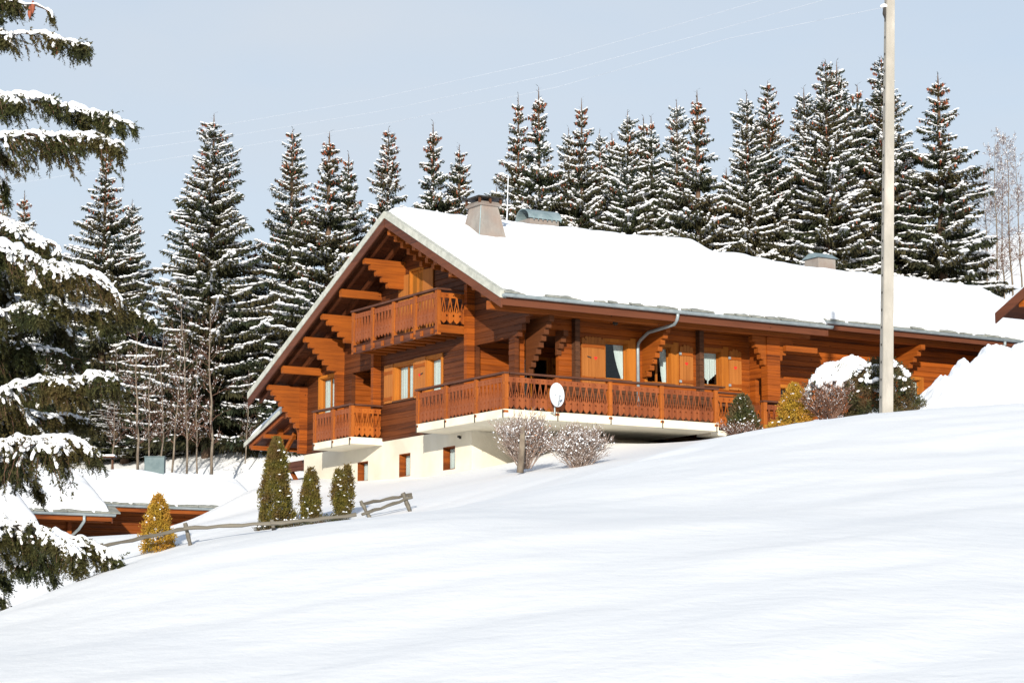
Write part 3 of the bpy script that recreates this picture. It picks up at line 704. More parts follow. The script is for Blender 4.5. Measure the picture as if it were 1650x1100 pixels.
# ---- balconies
HALF = [(.05,0,.0),(.075,0,.026),(.11,0,.066),(.15,0,.088),(.19,0,.1),(.23,0,.1),(.28,0,.068),(.33,0,.1),(.35,.0,.1),(.37,.034,.097),(.41,.066,.085),(.56,.036,.056),(.73,0,.028),(.79,0,.024),(.795,0,.1),(.84,0,.1),(.87,0,.078),(.90,0,.1),(.94,0,.1)]
def fret_panel(mb, fm, s0, s1, zb, o, pitch=.2, hgt=1.0, full=True):
    n = max(1, round((s1-s0)/pitch)); p = (s1-s0)/n; k = p/.2; th = .026
    for i in range(n):
        c = s0+(i+.5)*p
        for sg in (-1, 1):
            for (za, ia, oa), (zb_, ib, ob) in zip(HALF[:-1], HALF[1:]):
                if oa-ia < 1e-4 and ob-ib < 1e-4: continue
                oa2 = oa*k-.0012; ob2 = ob*k-.0012; z0 = zb+za*hgt; z1 = zb+zb_*hgt
                A = [(ia*k, z0), (max(oa2, ia*k+.0005), z0), (max(ob2, ib*k+.0005), z1), (ib*k, z1)]
                vs = [fm(c+sg*a, o, z) for a, z in A]+[fm(c+sg*a, o-th, z) for a, z in A]
                mb.add(vs, [(0,1,2,3), (4,5,6,7), (0,4,7,3), (1,5,6,2)])
        z = zb
        A = [(0, z+.345*hgt), (.014, z+.37*hgt), (.024, z+.42*hgt), (.012, z+.48*hgt), (0, z+.535*hgt), (-.012, z+.48*hgt), (-.024, z+.42*hgt), (-.014, z+.37*hgt)]
        vs = [fm(c+a, o-.003, q) for a, q in A]+[fm(c+a, o-th+.003, q) for a, q in A]
        mb.add(vs, [tuple(range(8)), tuple(range(8, 16))]+[(j, (j+1) % 8, (j+1) % 8+8, j+8) for j in range(8)])
def post(fm, s, o, z0, z1, parent, mat='post', w_=.13):
    b = MB(); h = w_/2
    sec = [(z0, 1), (z0+.05, 1), (z0+.1, .8), (z0+.16, 1), (z0+.34, 1), (z0+.38, .78), (z0+.43, 1), (z1-.30, 1), (z1-.26, .78), (z1-.21, 1), (z1, 1)]
    vs = []
    for z, k in sec:
        for a, c in ((-1,-1),(1,-1),(1,1),(-1,1)): vs.append(fm(s+a*h*(k if a*1 else 1), o+c*h*k, z))
    fs = [(3,2,1,0), tuple(4*(len(sec)-1)+i for i in range(4))]
    for j in range(len(sec)-1):
        for i in range(4): fs.append((4*j+i, 4*j+(i+1) % 4, 4*j+4+(i+1) % 4, 4*j+4+i))
    b.add(vs, fs); return b.build('post', M[mat], parent)
def balcony_run(par, fm, s_posts, z, o=0.0, hgt=.98, mat='rail', drop=0.0, rail=True, ends=(True, True), rods=True, pmat='post'):
    for i, (a, b) in enumerate(zip(s_posts[:-1], s_posts[1:])):
        m = MB(); fret_panel(m, fm, a+.065, b-.065, z-.03, o, hgt=hgt); 
        fb(m, fm, a+.06, b-.06, o-.075, o-.03, z+.80, z+.86); fb(m, fm, a+.06, b-.06, o-.075, o-.03, z+.19, z+.25)
        m.build('fretwork_panel', M[mat], par)
    for i, s in enumerate(s_posts):
        if (i == 0 and not ends[0]) or (i == len(s_posts)-1 and not ends[1]): continue
        post(fm, s, o-.03, z-.10-drop, z+hgt-.01, par, pmat)
        if rods:
            m = MB(); m.bar(fm(s, o+.05, z-.25), fm(s, o+.05, z-.02), .022, .022); m.build('fixing_strap', M['iron'], par)
G0 = fmap('g', 0.03); L0 = fmap('l', 0.03)
# big wrap-round balcony
m = MB(); m.box(0, WX+.02, .0, 4.88, -.235, 0.0, .008); m.box(WX+.02, 7.28, .0, 1.52, -.235, 0, .008); m.box(1.125, 7.25, 1.52, 3.7, -.235, -.15)
B1 = m.build('balcony', M['slab'], CH); B1['label'] = 'large balcony wrapping round the house corner on a pale slab'
balcony_run(B1, G0, [.06, 1.55, 3.2, 4.82], 0.0)
balcony_run(B1, L0, [.06, 1.72, 3.50, 5.28, 7.2], 0.0, ends=(False, True))
m = MB(); fb(m, G0, -.03, 4.9, -.1, .07, .965, 1.02); fb(m, L0, .15, 7.28, -.1, .07, .965, 1.018)
m.build('handrail', M['handrail'], B1)
# lower left balcony
m = MB(); m.box(0, WX+.02, 8.88, 11.43, -.235, -.02, .008)
B2 = m.build('balcony', M['slab'], CH); B2['label'] = 'small lower balcony on a pale slab at the left of the gable'
balcony_run(B2, G0, [8.95, 10.1, 11.36], -.02)
R2 = fmap('l', 8.91)
mm = MB(); fret_panel(mm, R2, .12, 1.05, -.05, 0, hgt=.98); mm.build('fretwork_panel', M['rail_bright'], B2)
m = MB(); fb(m, G0, 8.86, 11.46, -.1, .07, .945, 1.0); m.box(.08, 1.1, 8.86, 9.0, .945, .998); m.build('handrail', M['handrail'], B2)
# upper gable balcony on joists
m = MB()
for i in range(7): m.box(.0, WX, 3.80+i*.02 if False else 3.85, 8.8, 2.70, 2.755) if i == 0 else None
B3 = m.build('balcony', M['fascia'], CH); B3['label'] = 'upper timber balcony under the gable'
for i in range(9):
    m = MB(); y = 3.95+i*.59; m.box(-.08+.04, WX, y-.06, y+.06, 2.53, 2.695, .01); m.build('joist', M['beam'], B3)
m = MB(); m.box(-.0, .06, 3.70, 8.86, 2.50, 2.76); m.build('edge_board', M['fascia'], B3)
balcony_run(B3, G0, [3.74, 5.0, 6.3, 7.6, 8.84], 2.82, hgt=1.0, drop=.22, rods=False)
R3 = fmap('l', 3.70); mm = MB(); fret_panel(mm, R3, .12, 1.0, 2.79, 0, hgt=1.0); mm.build('fretwork_panel', M['rail_bright'], B3)
post(R3, 1.03, 0, 2.6, 3.8, B3)
m = MB(); m.box(.04, 1.1, 3.66, 3.75, 2.56, 2.79); m.build('side_board', M['beam'], B3)
m = MB(); fb(m, G0, 3.64, 8.92, -.1, .07, 3.795, 3.85); m.box(.08, 1.12, 3.63, 3.78, 3.795, 3.848); m.build('handrail', M['handrail'], B3)
# short return railing and porch railing on the right
m = MB(); m.box(7.6, 8.7, .8, 1.5, -.25, -.1)
B4 = m.build('stair_landing', M['slab'], CH); B4['label'] = 'short railed landing just past the end of the big balcony'
LL = fmap('l', .85); balcony_run(B4, LL, [7.85, 8.62], -.06, hgt=1.05, mat='rail_bright', rods=False)
m = MB(); fb(m, LL, 7.8, 8.7, -.1, .06, 1.0, 1.05); m.build('handrail', M['handrail'], B4)
m = MB(); m.box(9.1, 10.6, .3, 1.5, -.5, -.3)
B5 = m.build('porch_floor', M['slab'], CH); B5['label'] = 'low porch with a small fretwork railing behind the snowy pine'
LP_ = fmap('l', .28); balcony_run(B5, LP_, [9.2, 10.5], -.2, hgt=.98, rods=False)
mm = MB(); fret_panel(mm, fmap('g', 9.14), .3, 1.1, -.23, 0, hgt=.98); mm.build('fretwork_panel', M['rail'], B5)
m = MB(); fb(m, LP_, 9.1, 10.6, -.1, .06, .76, .81); m.build('handrail', M['handrail'], B5)

# ================================================================ right wing
WE, WZ, WR, WZR, WB = .45, 3.44, 5.2, 5.80, 9.6
def wing_z(y): return WZR-(WZR-WZ)/(WR-WE)*(WR-y) if y < WR else WZR-(y-WR)*.49
WX0, WX1 = 10.97, 22.8
mb = MB(); slope_sheet(mb, WX0, WX1, WE, WR, 0, .11, wing_z); slope_sheet(mb, WX0, WX1, WR, WB, 0, .11, wing_z)
x = WX0+.05
while x < WX1-.3:
    wd = rn.uniform(.3, .7)
    if rn.random() < .7: y = WE-.06-rn.uniform(0, .05); mb.hexa([(x,y,WZ-.03),(x+wd,y,WZ-.03),(x+wd,WE+.5,WZ+.22),(x,WE+.5,WZ+.22),(x,y,WZ+.01),(x+wd,y,WZ+.01),(x+wd,WE+.5,WZ+.255),(x,WE+.5,WZ+.255)])
    x += wd+rn.uniform(0, .2)
wr_ = mb.build('wing_roof', M['slate'], CH)
mb = MB(); slope_sheet(mb, WX0+.02, WX1-.05, WE+.02, WR, .112, .16, wing_z); slope_sheet(mb, WX0+.02, WX1-.05, WR, WB-.02, .112, .16, wing_z); mb.build('wing_boarding', M['soffit'], CH)
mb = MB(); mb.box(WX0, WX1, WE-.035, WE, WZ-.30, WZ-.1); mb.build('wing_fascia', M['fascia'], CH)
g = gutter(WX0-.0, WX1+.1, WE-.11, WZ-.075); g.build('gutter', M['zinc'], CH, recalc=False)
g = MB(); g.tube([(19.0,WE-.11,WZ-.12),(19.0,WE-.11,WZ-.24),(19.0,WE+.1,WZ-.4),(19.0,1.8,WZ-1.1),(19.0,1.93,WZ-1.3),(19.0,1.93,0)], .05, 10); g.build('downpipe', M['zinc'], CH, smooth=True)
snow_sheet('wing_snow', WX0-.22, WX1-.05, WE+.02, WB-.05, wing_z, .34, CH, 200, 150, 33, soft=.45, bumps=[(11.9, 5.2, (1.6, 3.0), .16), (11.1, .5, (.5, .9), -.12)])
def clip_wing(bm):
    for no in (Vector((0, -(WZR-WZ)/(WR-WE), 1)), Vector((0, .49, 1))):
        bmesh.ops.bisect_plane(bm, geom=bm.verts[:]+bm.edges[:]+bm.faces[:], plane_co=(0, WR, WZR-.17), plane_no=no.normalized(), clear_outer=True)
Wg = fmap('l', 2.0)
mb = MB(); log_wall(mb, Wg, 9.56, 22.0, -1.2, 4.5, [(10.95, 11.7, -.3, 1.5), (16.2,16.9,1.1,2.1)], seed=41)
mb.build('wing_wall', M['wall'], CH, post=clip_wing)
mb = MB(); log_wall(mb, lambda s,o,z:(22.0+o, s, z), 2.0, 9.0, -1.2, 6, (), seed=42); log_wall(mb, lambda s,o,z:(s, 9.0+o, z), 11.4, 22, -1.2, 4.5, (), seed=43)
log_wall(mb, fmap('g', 9.56), 1.5, 2.0, -1, 3.6, (), seed=44)
mb.build('wing_rear_wall', M['wall'], CH, post=clip_wing)
window(Wg, 10.95, 11.7, -.3, 1.5, curtain=None, label='dark porch window behind the golden bush')
window(Wg, 16.2, 16.9, 1.1, 2.1, curtain='full')
for x in (15.9, 19.3):
    corbel(Wg, x, .16, 1.25, 3.02, 5, .2, base_out=.1, name='eaves_corbel', mat='beam')
    b = MB(); stub(b, Wg, x-.08, x+.08, 0, .2, -.5, 2.4); b.build('log_end', M['wall'], CH)
mb = MB(); mb.box(11.35, 22.6, .95, 1.12, 3.03, 3.22); mb.build('eaves_purlin', M['beam'], CH)
# small ridge vent on the wing
mb = MB(); mb.box(15.75, 16.5, 5.6, 6.3, 5.0, 6.54); wv_ = mb.build('vent_stack', M['cement'], CH)
mb = MB(); mb.hexa([(15.68,5.52,6.52),(16.57,5.52,6.52),(16.57,6.38,6.52),(15.68,6.38,6.52),(15.75,5.8,6.70),(16.5,5.8,6.70),(16.5,6.1,6.70),(15.75,6.1,6.70)]); mb.build('barrel_cowl', M['metal_blue'], wv_)

# ================================================================ lean-to on the left of the gable
def ann_z(y): return 1.95-.325*(y-14.3)
ax0, ax1 = .95, 7.5
mb = MB(); slope_sheet(mb, ax0, ax1, 14.3, 18.4, 0, .07, ann_z); an = mb.build('lean_to_roof', M['slate'], CH)
mb = MB()
for i in range(26):
    a = 14.32+i*.157; slope_sheet(mb, ax0+.03, ax1, a, a+.15, .072, .10+.004*(i % 2), ann_z)
mb.build('lean_to_boarding', M['fascia'], an)  # paler boards than the main soffit: snow-bounced light put into the colour
for i in range(5):
    mb = MB(); x = ax0+.12+i*.62; slope_sheet(mb, x, x+.09, 14.35, 18.3, .108, .24, ann_z); mb.build('rafter', M['rail'], an)  # rafters paler too, standing in for the same bounced light
mb = MB(); slope_sheet(mb, ax0-.03, ax0, 14.3, 18.42, .0, .15, ann_z); mb.build('bargeboard', M['verge'], an)
snow_sheet('lean_to_snow', ax0+.02, ax1, 14.3, 18.38, ann_z, .30, an, 60, 60, 51, soft=.4)
for y, zt in ((15.4, 1.32), (17.0, .80), (17.95, .48)):
    mb = MB(); mb.box(ax0+.05, ax1-.2, y-.07, y+.07, zt-.14, zt); mb.build('purlin', M['beam'], CH)
for x, y in ((1.6, 14.75), (1.6, 17.0), (5.0, 17.0)):
    mb = MB(); mb.box(x-.08, x+.08, y-.08, y+.08, -2.2, 1.0); mb.build('lean_to_post', M['beam'], CH)
mb = MB(); mb.bar((1.6,17.0,-.1), (1.6,15.9,.75), .1, .12); mb.bar((1.6,14.75,-1.7), (1.6,16.1,-.5), .1, .12); mb.bar((1.6,14.8,.1), (1.6,15.8,1.0), .1, .12); mb.build('lean_to_brace', M['beam'], CH)
mb = MB(); mb.box(1.4, 5.5, 14.3, 16.9, -.4, -.22); mb.box(1.42, 1.5, 14.3, 16.9, -.55, -.405); mb.build('lean_to_deck', M['fascia'], CH)
mb = MB(); log_wall(mb, fmap('g', 3.4), 14.3, 17.2, -2.2, 1.0, (), seed=52); mb.build('lean_to_back_wall', M['dark_wood'], CH)
mb = MB(); mb.bar((1.3, 17.4, -1.2), (1.9, 19.6, -2.0), .16, .2); mb.build('lean_to_rail', M['fascia'], CH)

# ---- things fixed on or standing by the chalet
sd_ = empty('satellite_dish', W(1.50, -.32, .16), YAW, 'white oval satellite dish mounted in front of the big balcony railing', 'satellite dish')
mb = MB(); n = 32; rings = 6; vs = [(0, -.0, 0)]; aim = Vector((-.42, -1, .32)).normalized(); rt = aim.cross(Vector((0,0,1))).normalized(); up_ = rt.cross(aim)
cen = Vector((0, 0, .28))
def dp(r, t, off=0): return cen+rt*(r*.205*math.cos(t))+up_*(r*.36*math.sin(t))-aim*((1-r*r)*.06+off)
for off in (0, .012):
    base = len(mb.v); V = [dp(0, 0, off)]; Fs = []
    for j in range(1, rings+1):
        for k in range(n): V.append(dp(j/rings, 2*PI*k/n, off))
    for k in range(n): Fs.append((0, 1+k, 1+(k+1) % n))
    for j in range(rings-1):
        for k in range(n): a = 1+j*n; Fs.append((a+k, a+n+k, a+n+(k+1) % n, a+(k+1) % n))
    mb.add(V, Fs)
mb.add([dp(1, 2*PI*k/n, 0) for k in range(n)]+[dp(1, 2*PI*k/n, .012) for k in range(n)], [(k, (k+1) % n, (k+1) % n+n, k+n) for k in range(n)])
mb.build('dish', M['dish'], sd_, smooth=True)
mb = MB(); mb.tube([(0,.12,-.22),(0,.12,.2),(0,.06,.28)], .022, 8); mb.tube([(.0,.12,-.2),(.0,.36,-.2)], .022, 8); mb.tube([tuple(cen-up_*.34), tuple(cen-up_*.2+aim*.42)], .012, 6); mb.build('mount', M['zinc'], sd_)
mb = MB(); mb.tube([tuple(cen-up_*.2+aim*.36), tuple(cen-up_*.18+aim*.46)], .035, 10); mb.build('receiver', M['dish'], sd_)
am = MB(); a0 = P(816,352,69.5); a1 = P(819,282,69.5)
am.tube([a0-Vector((0,0,.5)), a1], [.02, .013], 6)
for t, wd in ((.93, .06),): p = a0.lerp(a1, t); am.tube([p-VX*wd, p+VX*wd], .006, 4)
tag(am.build('antenna_mast', M['wire']), 'thin pale antenna mast rising behind the big chimney', 'antenna')
# ================================================================ background spruces (prototypes share their meshes)
OCT = np.array([[1,0,0],[0,1,0],[-1,0,0],[0,-1,0],[0,0,1],[0,0,-1]], float)
OCF = np.array([[0,1,4],[1,2,4],[2,3,4],[3,0,4],[1,0,5],[2,1,5],[3,2,5],[0,3,5]])
def ico():
    bm = bmesh.new(); bmesh.ops.create_icosphere(bm, subdivisions=1, radius=1)
    V = np.array([v.co[:] for v in bm.verts]); Fc = np.array([[v.index for v in f.verts] for f in bm.faces]); bm.free(); return V, Fc
ICV, ICF = ico()
def norm(a): return a/np.maximum(np.linalg.norm(a, axis=-1, keepdims=True), 1e-9)
def blobs(cen, dirs, rl, rw, rh, rg, BV=OCT, BF=OCF, jit=.25):
    """elongated lumps: cen (n,3), dirs (n,3) long axis, radii arrays"""
    n = len(cen); d = norm(dirs); up = np.tile([0, 0, 1.0], (n, 1)); s = norm(np.cross(d, up)+1e-6); u = np.cross(s, d)
    B = BV[None]*(1+rg.uniform(-jit, jit, (n, len(BV), 1)))
    V = cen[:, None]+B[..., 0:1]*d[:, None]*rl[:, None, None]+B[..., 1:2]*s[:, None]*rw[:, None, None]+B[..., 2:3]*u[:, None]*rh[:, None, None]
    Fc = BF[None]+(np.arange(n)*len(BV))[:, None, None]
    return V.reshape(-1, 3), Fc.reshape(-1, 3)
def kites(base, d, side, ln, wd):
    """leaf-like kites: 4 verts each"""
    d = norm(d); side = norm(side); a = base; b = base+d*ln[:, None]*.45+side*wd[:, None]*.5; c = base+d*ln[:, None]; e = base+d*ln[:, None]*.45-side*wd[:, None]*.5
    V = np.stack([a, b, c, e], 1).reshape(-1, 3); return V, np.arange(len(V)).reshape(-1, 4)
class Acc:
    def __init__(s): s.V = []; s.F = {3: [], 4: []}; s.n = 0
    def add(s, V, Fc):
        if len(V) == 0: return
        s.V.append(V); s.F[Fc.shape[1]].append(Fc+s.n); s.n += len(V)
    def make(s, name, mat, parent, smooth=False):
        fs = [np.concatenate(v) for v in s.F.values() if v]
        return np_mesh(name, np.concatenate(s.V), fs, mat, parent, smooth)
def spruce(seed, H, R, name='spruce', snow=1.0, cones=.5, dens=1.0, sp_top=.0, droop=1.0, gap=0.0, power=.8, bare=.06):
    rg = np.random.default_rng(seed); root = empty(name)
    tr = MB(); tr.tube([(rg.uniform(-.03,.03), rg.uniform(-.03,.03), -1.5)]+[(0,0,H*t) for t in (0,.3,.6,.85,.97,1.0)], [.22,.2,.14,.09,.05,.022,.006], 7)
    tr.build('trunk', M['bark'], root, smooth=True)
    K = Acc(); S = Acc(); Co = Acc(); BR = Acc()
    z = H*bare; whorls = []
    while z < H*.968:
        t = z/H; whorls.append(z); z += (.36-.20*t)*rg.uniform(.55, 1.35)*(H/15)**.5
    lobe = rg.uniform(0, 2*PI, 3)
    for z in whorls:
        t = z/H; r0 = R*(1-t)**power+.07+(.0 if t < .9 else .04)
        if sp_top and t > sp_top: r0 *= .55+.4*math.sin(z*4.1)**2
        nb = int(rg.integers(6, 9)) if t < .75 else int(rg.integers(4, 7))
        az0 = rg.uniform(0, 2*PI)
        for k in range(nb):
            if rg.random() < gap: continue
            az = az0+2*PI*k/nb+rg.uniform(-.5, .5); z = z+rg.uniform(-.08, .08)
            L = r0*rg.uniform(.5, 1.14)**.8*(1+.13*math.sin(az*2+lobe[0])+.1*math.sin(z*1.7+lobe[1]+az))
            if L < .05: continue
            dirh = np.array([math.cos(az), math.sin(az), 0]); perp = np.array([-math.sin(az), math.cos(az), 0])
            a0 = (.38*t**1.8-.36*droop*(1-t)+rg.uniform(-.13, .13)); a2 = .24*(1-t*.6)*droop+rg.uniform(-.08,.08)
            def pt(s): return dirh*(L*s)[:, None]+np.array([0, 0, 1.0])*(z+L*(a0*s+a2*s*s*s))[:, None]
            ns = max(4, int(L*5)); ss = np.linspace(0, 1, ns)
            # foliage: hanging curtains under the bough and flat side sprays
            n = int((8+L*80)*dens); s = rg.uniform(.04, 1, n)**.8; base = pt(s)
            sg = np.where(rg.random(n) < .5, -1, 1)[:, None]; lat = .22*L*(1.12-s)*rg.uniform(0, 1, n)+.02
            base = base+perp*sg*lat[:, None]-np.array([0,0,1.0])*(lat*.30+rg.uniform(0, .05, n))[:, None]
            hang = rg.random(n) < .6
            d = np.where(hang[:, None], np.array([0, 0, -1.0])*rg.uniform(.7, 1.3, n)[:, None]+dirh*rg.uniform(-.1, .6, n)[:, None]+perp*sg*rg.uniform(0, .35, n)[:, None],
                         dirh*rg.uniform(.5, 1.1, n)[:, None]+perp*sg*rg.uniform(.4, 1.1, n)[:, None]-np.array([0,0,1.0])*rg.uniform(.05, .5, n)[:, None])
            ln = np.where(hang, rg.uniform(.16, .42, n), rg.uniform(.14, .34, n))*(1.1-.5*t)*(1.15-.45*s)*min(1.0, .45+L*.4)
            side = norm(np.cross(d, rg.normal(size=(n, 3))))
            V, Fq = kites(base, d, side, ln, rg.uniform(.05, .10, n)*(1.05-.45*t)); K.add(V, Fq)
            # branch wood
            m = 4; q = pt(np.linspace(0, 1, m)); rr = .02*(1-np.linspace(0, .9, m))*min(1, L)
            ring = np.stack([q+np.array([0,0,1.0])*rr[:, None], q+(perp*.87-np.array([0,0,.5]))*rr[:, None], q-(perp*.87+np.array([0,0,.5]))*rr[:, None]], 1).reshape(-1, 3)
            f = np.array([[i*3+j, i*3+(j+1) % 3, (i+1)*3+(j+1) % 3, (i+1)*3+j] for i in range(m-1) for j in range(3)]); BR.add(ring, f)
            # snow load: pads along the bough (thick in places, missing in others) and dabs on side sprays
            load = snow*rg.uniform(.35, 1.75)*(.16+.84*min(1, t/.42))
            ns_ = int((2+L*17)*min(load, 1.2)+.5)
            if ns_:
                s = np.sort(rg.uniform(.18, 1.0, ns_)); c = pt(s); dd = norm(pt(np.minimum(s+.03, 1.03))-pt(s-.03))
                lat = rg.normal(size=ns_)*.035*min(L, 1.5); c = c+perp*lat[:, None]+np.array([0, 0, .02])
                sz = rg.uniform(.55, 1.3, ns_)*(1.05-.45*t)*min(1, .4+L*.5)*(.7+.4*load)
                V, Fc = blobs(c, dd, .115*sz, .082*sz, .052*sz, rg); S.add(V, Fc)
            nl = int((1+L*9)*load*.9)
            if nl:
                s = rg.uniform(.25, 1, nl); sgn = np.where(rg.random(nl) < .5, -1, 1); lat = sgn*.22*L*(1.12-s)*rg.uniform(.3, 1, nl)
                c = pt(s)+perp*lat[:, None]-np.array([0,0,1.0])*(np.abs(lat)*.30-.015)[:, None]; dd = dirh+perp*sgn[:, None]*.8-np.array([0,0,.3])
                sz = rg.uniform(.5, 1.15, nl)*(1.0-.4*t); V, Fc = blobs(c, dd+rg.normal(size=c.shape)*.25, .10*sz, .052*sz, .034*sz, rg); S.add(V, Fc)
            if cones and t > .45 and rg.random() < cones*(t-.3)*1.6:
                nc = int(rg.integers(2, 6)); s = rg.uniform(.45, 1, nc); c = pt(s)-np.array([0,0,.09]); V, Fc = blobs(c, np.tile([0,0,1.0],(nc,1))+rg.normal(size=(nc,3))*.15, np.full(nc, .085), np.full(nc, .026), np.full(nc, .026), rg); Co.add(V, Fc)
    sp_n = 10; zz = H*(1-.075*np.linspace(0, 1, sp_n)); aa = rg.uniform(0, 6.28, sp_n)
    V, Fq = kites(np.stack([zz*0, zz*0, zz], -1), np.stack([np.cos(aa), np.sin(aa), zz*0+.7], -1), np.stack([-np.sin(aa), np.cos(aa), zz*0], -1), np.full(sp_n, .16), np.full(sp_n, .03)); K.add(V, Fq)
    K.make('crown', M['needle'], root); BR.make('branches', M['bark'], root); S.make('branch_snow', M['tuft_snow'], root, True)['kind'] = 'stuff'
    if Co.n: Co.make('cone_cluster', M['cone'], root)['kind'] = 'stuff'
    return root
protos = [
 spruce(1, 15, 3.0, cones=.35, snow=1.0),
 spruce(2, 15, 2.5, cones=.5, snow=1.1),
 spruce(3, 13, 2.2, cones=.55, snow=1.0, sp_top=.72, gap=.06),
 spruce(4, 14, 2.6, cones=.12, snow=1.25, dens=.9),
 spruce(5, 12, 1.9, cones=.25, snow=1.2, gap=.05),
 spruce(6, 15, 2.9, cones=.7, snow=.95, gap=.12, droop=.7, sp_top=.8),
]
PH = [15, 15, 13, 14, 12, 15]
used = [False]*6
def place_spruce(px, py, d, k, half=None, label='', yaw=None, grp='snow-laden spruces behind the chalet', kill_cones=False):
    top = P(px, py, d); g = gz(top.x, d); h = top.z-g
    s = h/PH[k]; o = protos[k] if not used[k] else copy_tree(protos[k]); used[k] = True
    o.location = (top.x, d, g); R0 = (3.0, 2.5, 2.2, 2.6, 1.9, 2.9)[k]
    sx = s if not half else (half*1.36/(F_PX/d))/R0
    o.scale = (sx, sx, s); o.rotation_euler = (0, 0, yaw if yaw is not None else (px*.7) % 6.28)
    return tag(o, label, 'tree', grp)
# px, py of the tip, distance, prototype, half width in photo px at the foot, label
TREES = [
 (172,235,97,5,95,'open spruce with reddish cones standing alone against the sky behind the near branches'),
 (213,322,106,3,68,'dark narrow spruce just right of the open coned spruce on the left'),
 (40,308,118,2,62,'small far spruce tip showing between the near branches, right one of the pair'),
 (6,300,112,5,70,'far coned spruce cut by the left edge of the picture'),
 (345,183,94,0,125,'tallest broad spruce left of the chalet gable'),
 (262,560,100,4,60,'low dark spruce behind the bare birches left of the chalet'),
 (110,470,99,3,90,'shaded spruce behind the lowest near branches at far left'),
 (472,207,96,1,80,'pointed spruce with coned tip between the broad spruce and the gable'),
 (412,400,104,4,60,'short snowy spruce filling the gap between the broad and the pointed spruce'),
 (531,212,92,2,98,'spruce with a long bare coned leader just left of the gable roof'),
 (562,246,100,4,62,'slim snowy spruce immediately right of the long bare leader'),
 (626,206,102,1,78,'spruce rising behind the gable peak'),
 (660,345,108,3,70,'low spruce right behind the gable peak snow'),
 (698,196,101,2,76,'coned spruce left of the big chimney'),
 (740,232,103,4,64,'shorter spruce directly behind the big chimney'),
 (835,152,100,5,78,'loose spruce with side tufts right of the antenna mast'),
 (868,140,97,2,80,'tall coned spruce above the barrel-topped vent'),
 (937,158,98,5,86,'spruce with a stepped crown right of the barrel-topped vent'),
 (916,205,105,3,60,'thin spruce tip just left of the stepped crown'),
 (966,208,104,3,60,'snow-white spruce with thin tip in the dip of the row'),
 (986,214,100,4,64,'low spruce next to the snow-white thin tip'),
 (1011,178,96,3,84,'bushy white spruce in the middle of the row'),
 (1037,188,105,4,60,'left one of two close thin tips in the middle of the row'),
 (1049,186,102,4,60,'right one of two close thin tips in the middle of the row'),
 (1090,160,102,3,70,'pale spruce left of the reddest spruce'),
 (1123,145,94,2,88,'reddest spruce, many cones down its whole upper half'),
 (1170,270,104,4,66,'low spruce filling the gap right of the reddest spruce'),
 (1203,148,98,3,84,'very white spruce left of its coned neighbour'),
 (1237,130,99,1,80,'coned spruce right of the very white spruce'),
 (1295,140,99,3,84,'white spruce left of the twin-tipped pair'),
 (1330,96,95,1,96,'left one of the twin-tipped pair of tall spruces'),
 (1348,98,97,0,100,'right one of the twin-tipped pair of tall spruces'),
 (1381,136,101,4,80,'spruce between the twin-tipped pair and the pole'),
 (1420,90,98,1,100,'tallest spruce, directly behind the concrete pole'),
 (1455,250,104,3,70,'half hidden spruce just right of the concrete pole'),
 (1511,117,96,2,98,'rightmost tall spruce, standing clear against the sky'),
 (1548,330,102,4,58,'short dark spruce between the rightmost tall spruce and the bare trees'),
 (-60,260,100,0,110,'broad spruce beyond the left edge'),
 (310,420,108,3,90,'snowy spruce behind the foot of the tallest broad spruce'),
 (600,380,106,0,80,'low spruce behind the left roof slope'),
 (800,300,108,3,90,'low snowy spruce behind the antenna mast'),
 (895,300,106,1,90,'low spruce behind the barrel-topped vent'),
 (1060,300,106,0,100,'low broad spruce behind the roof ridge centre'),
 (1270,290,106,1,90,'low spruce behind the small ridge vent'),
 (205,600,96,1,80,'low dark spruce at the foot of the wood behind the metal box'),
 (325,590,97,0,80,'low dark spruce behind the isolated thick bare trunk'),
 (390,560,97,1,80,'low dark spruce nearest the left roof corner'),
 (150,580,98,0,80,'low dark spruce behind the little table'),
 (500,430,100,0,90,'low dark spruce against the left roof edge'),
]
for t in TREES:
    if t[0] < -40: continue
    place_spruce(*t[:5], label=t[5])

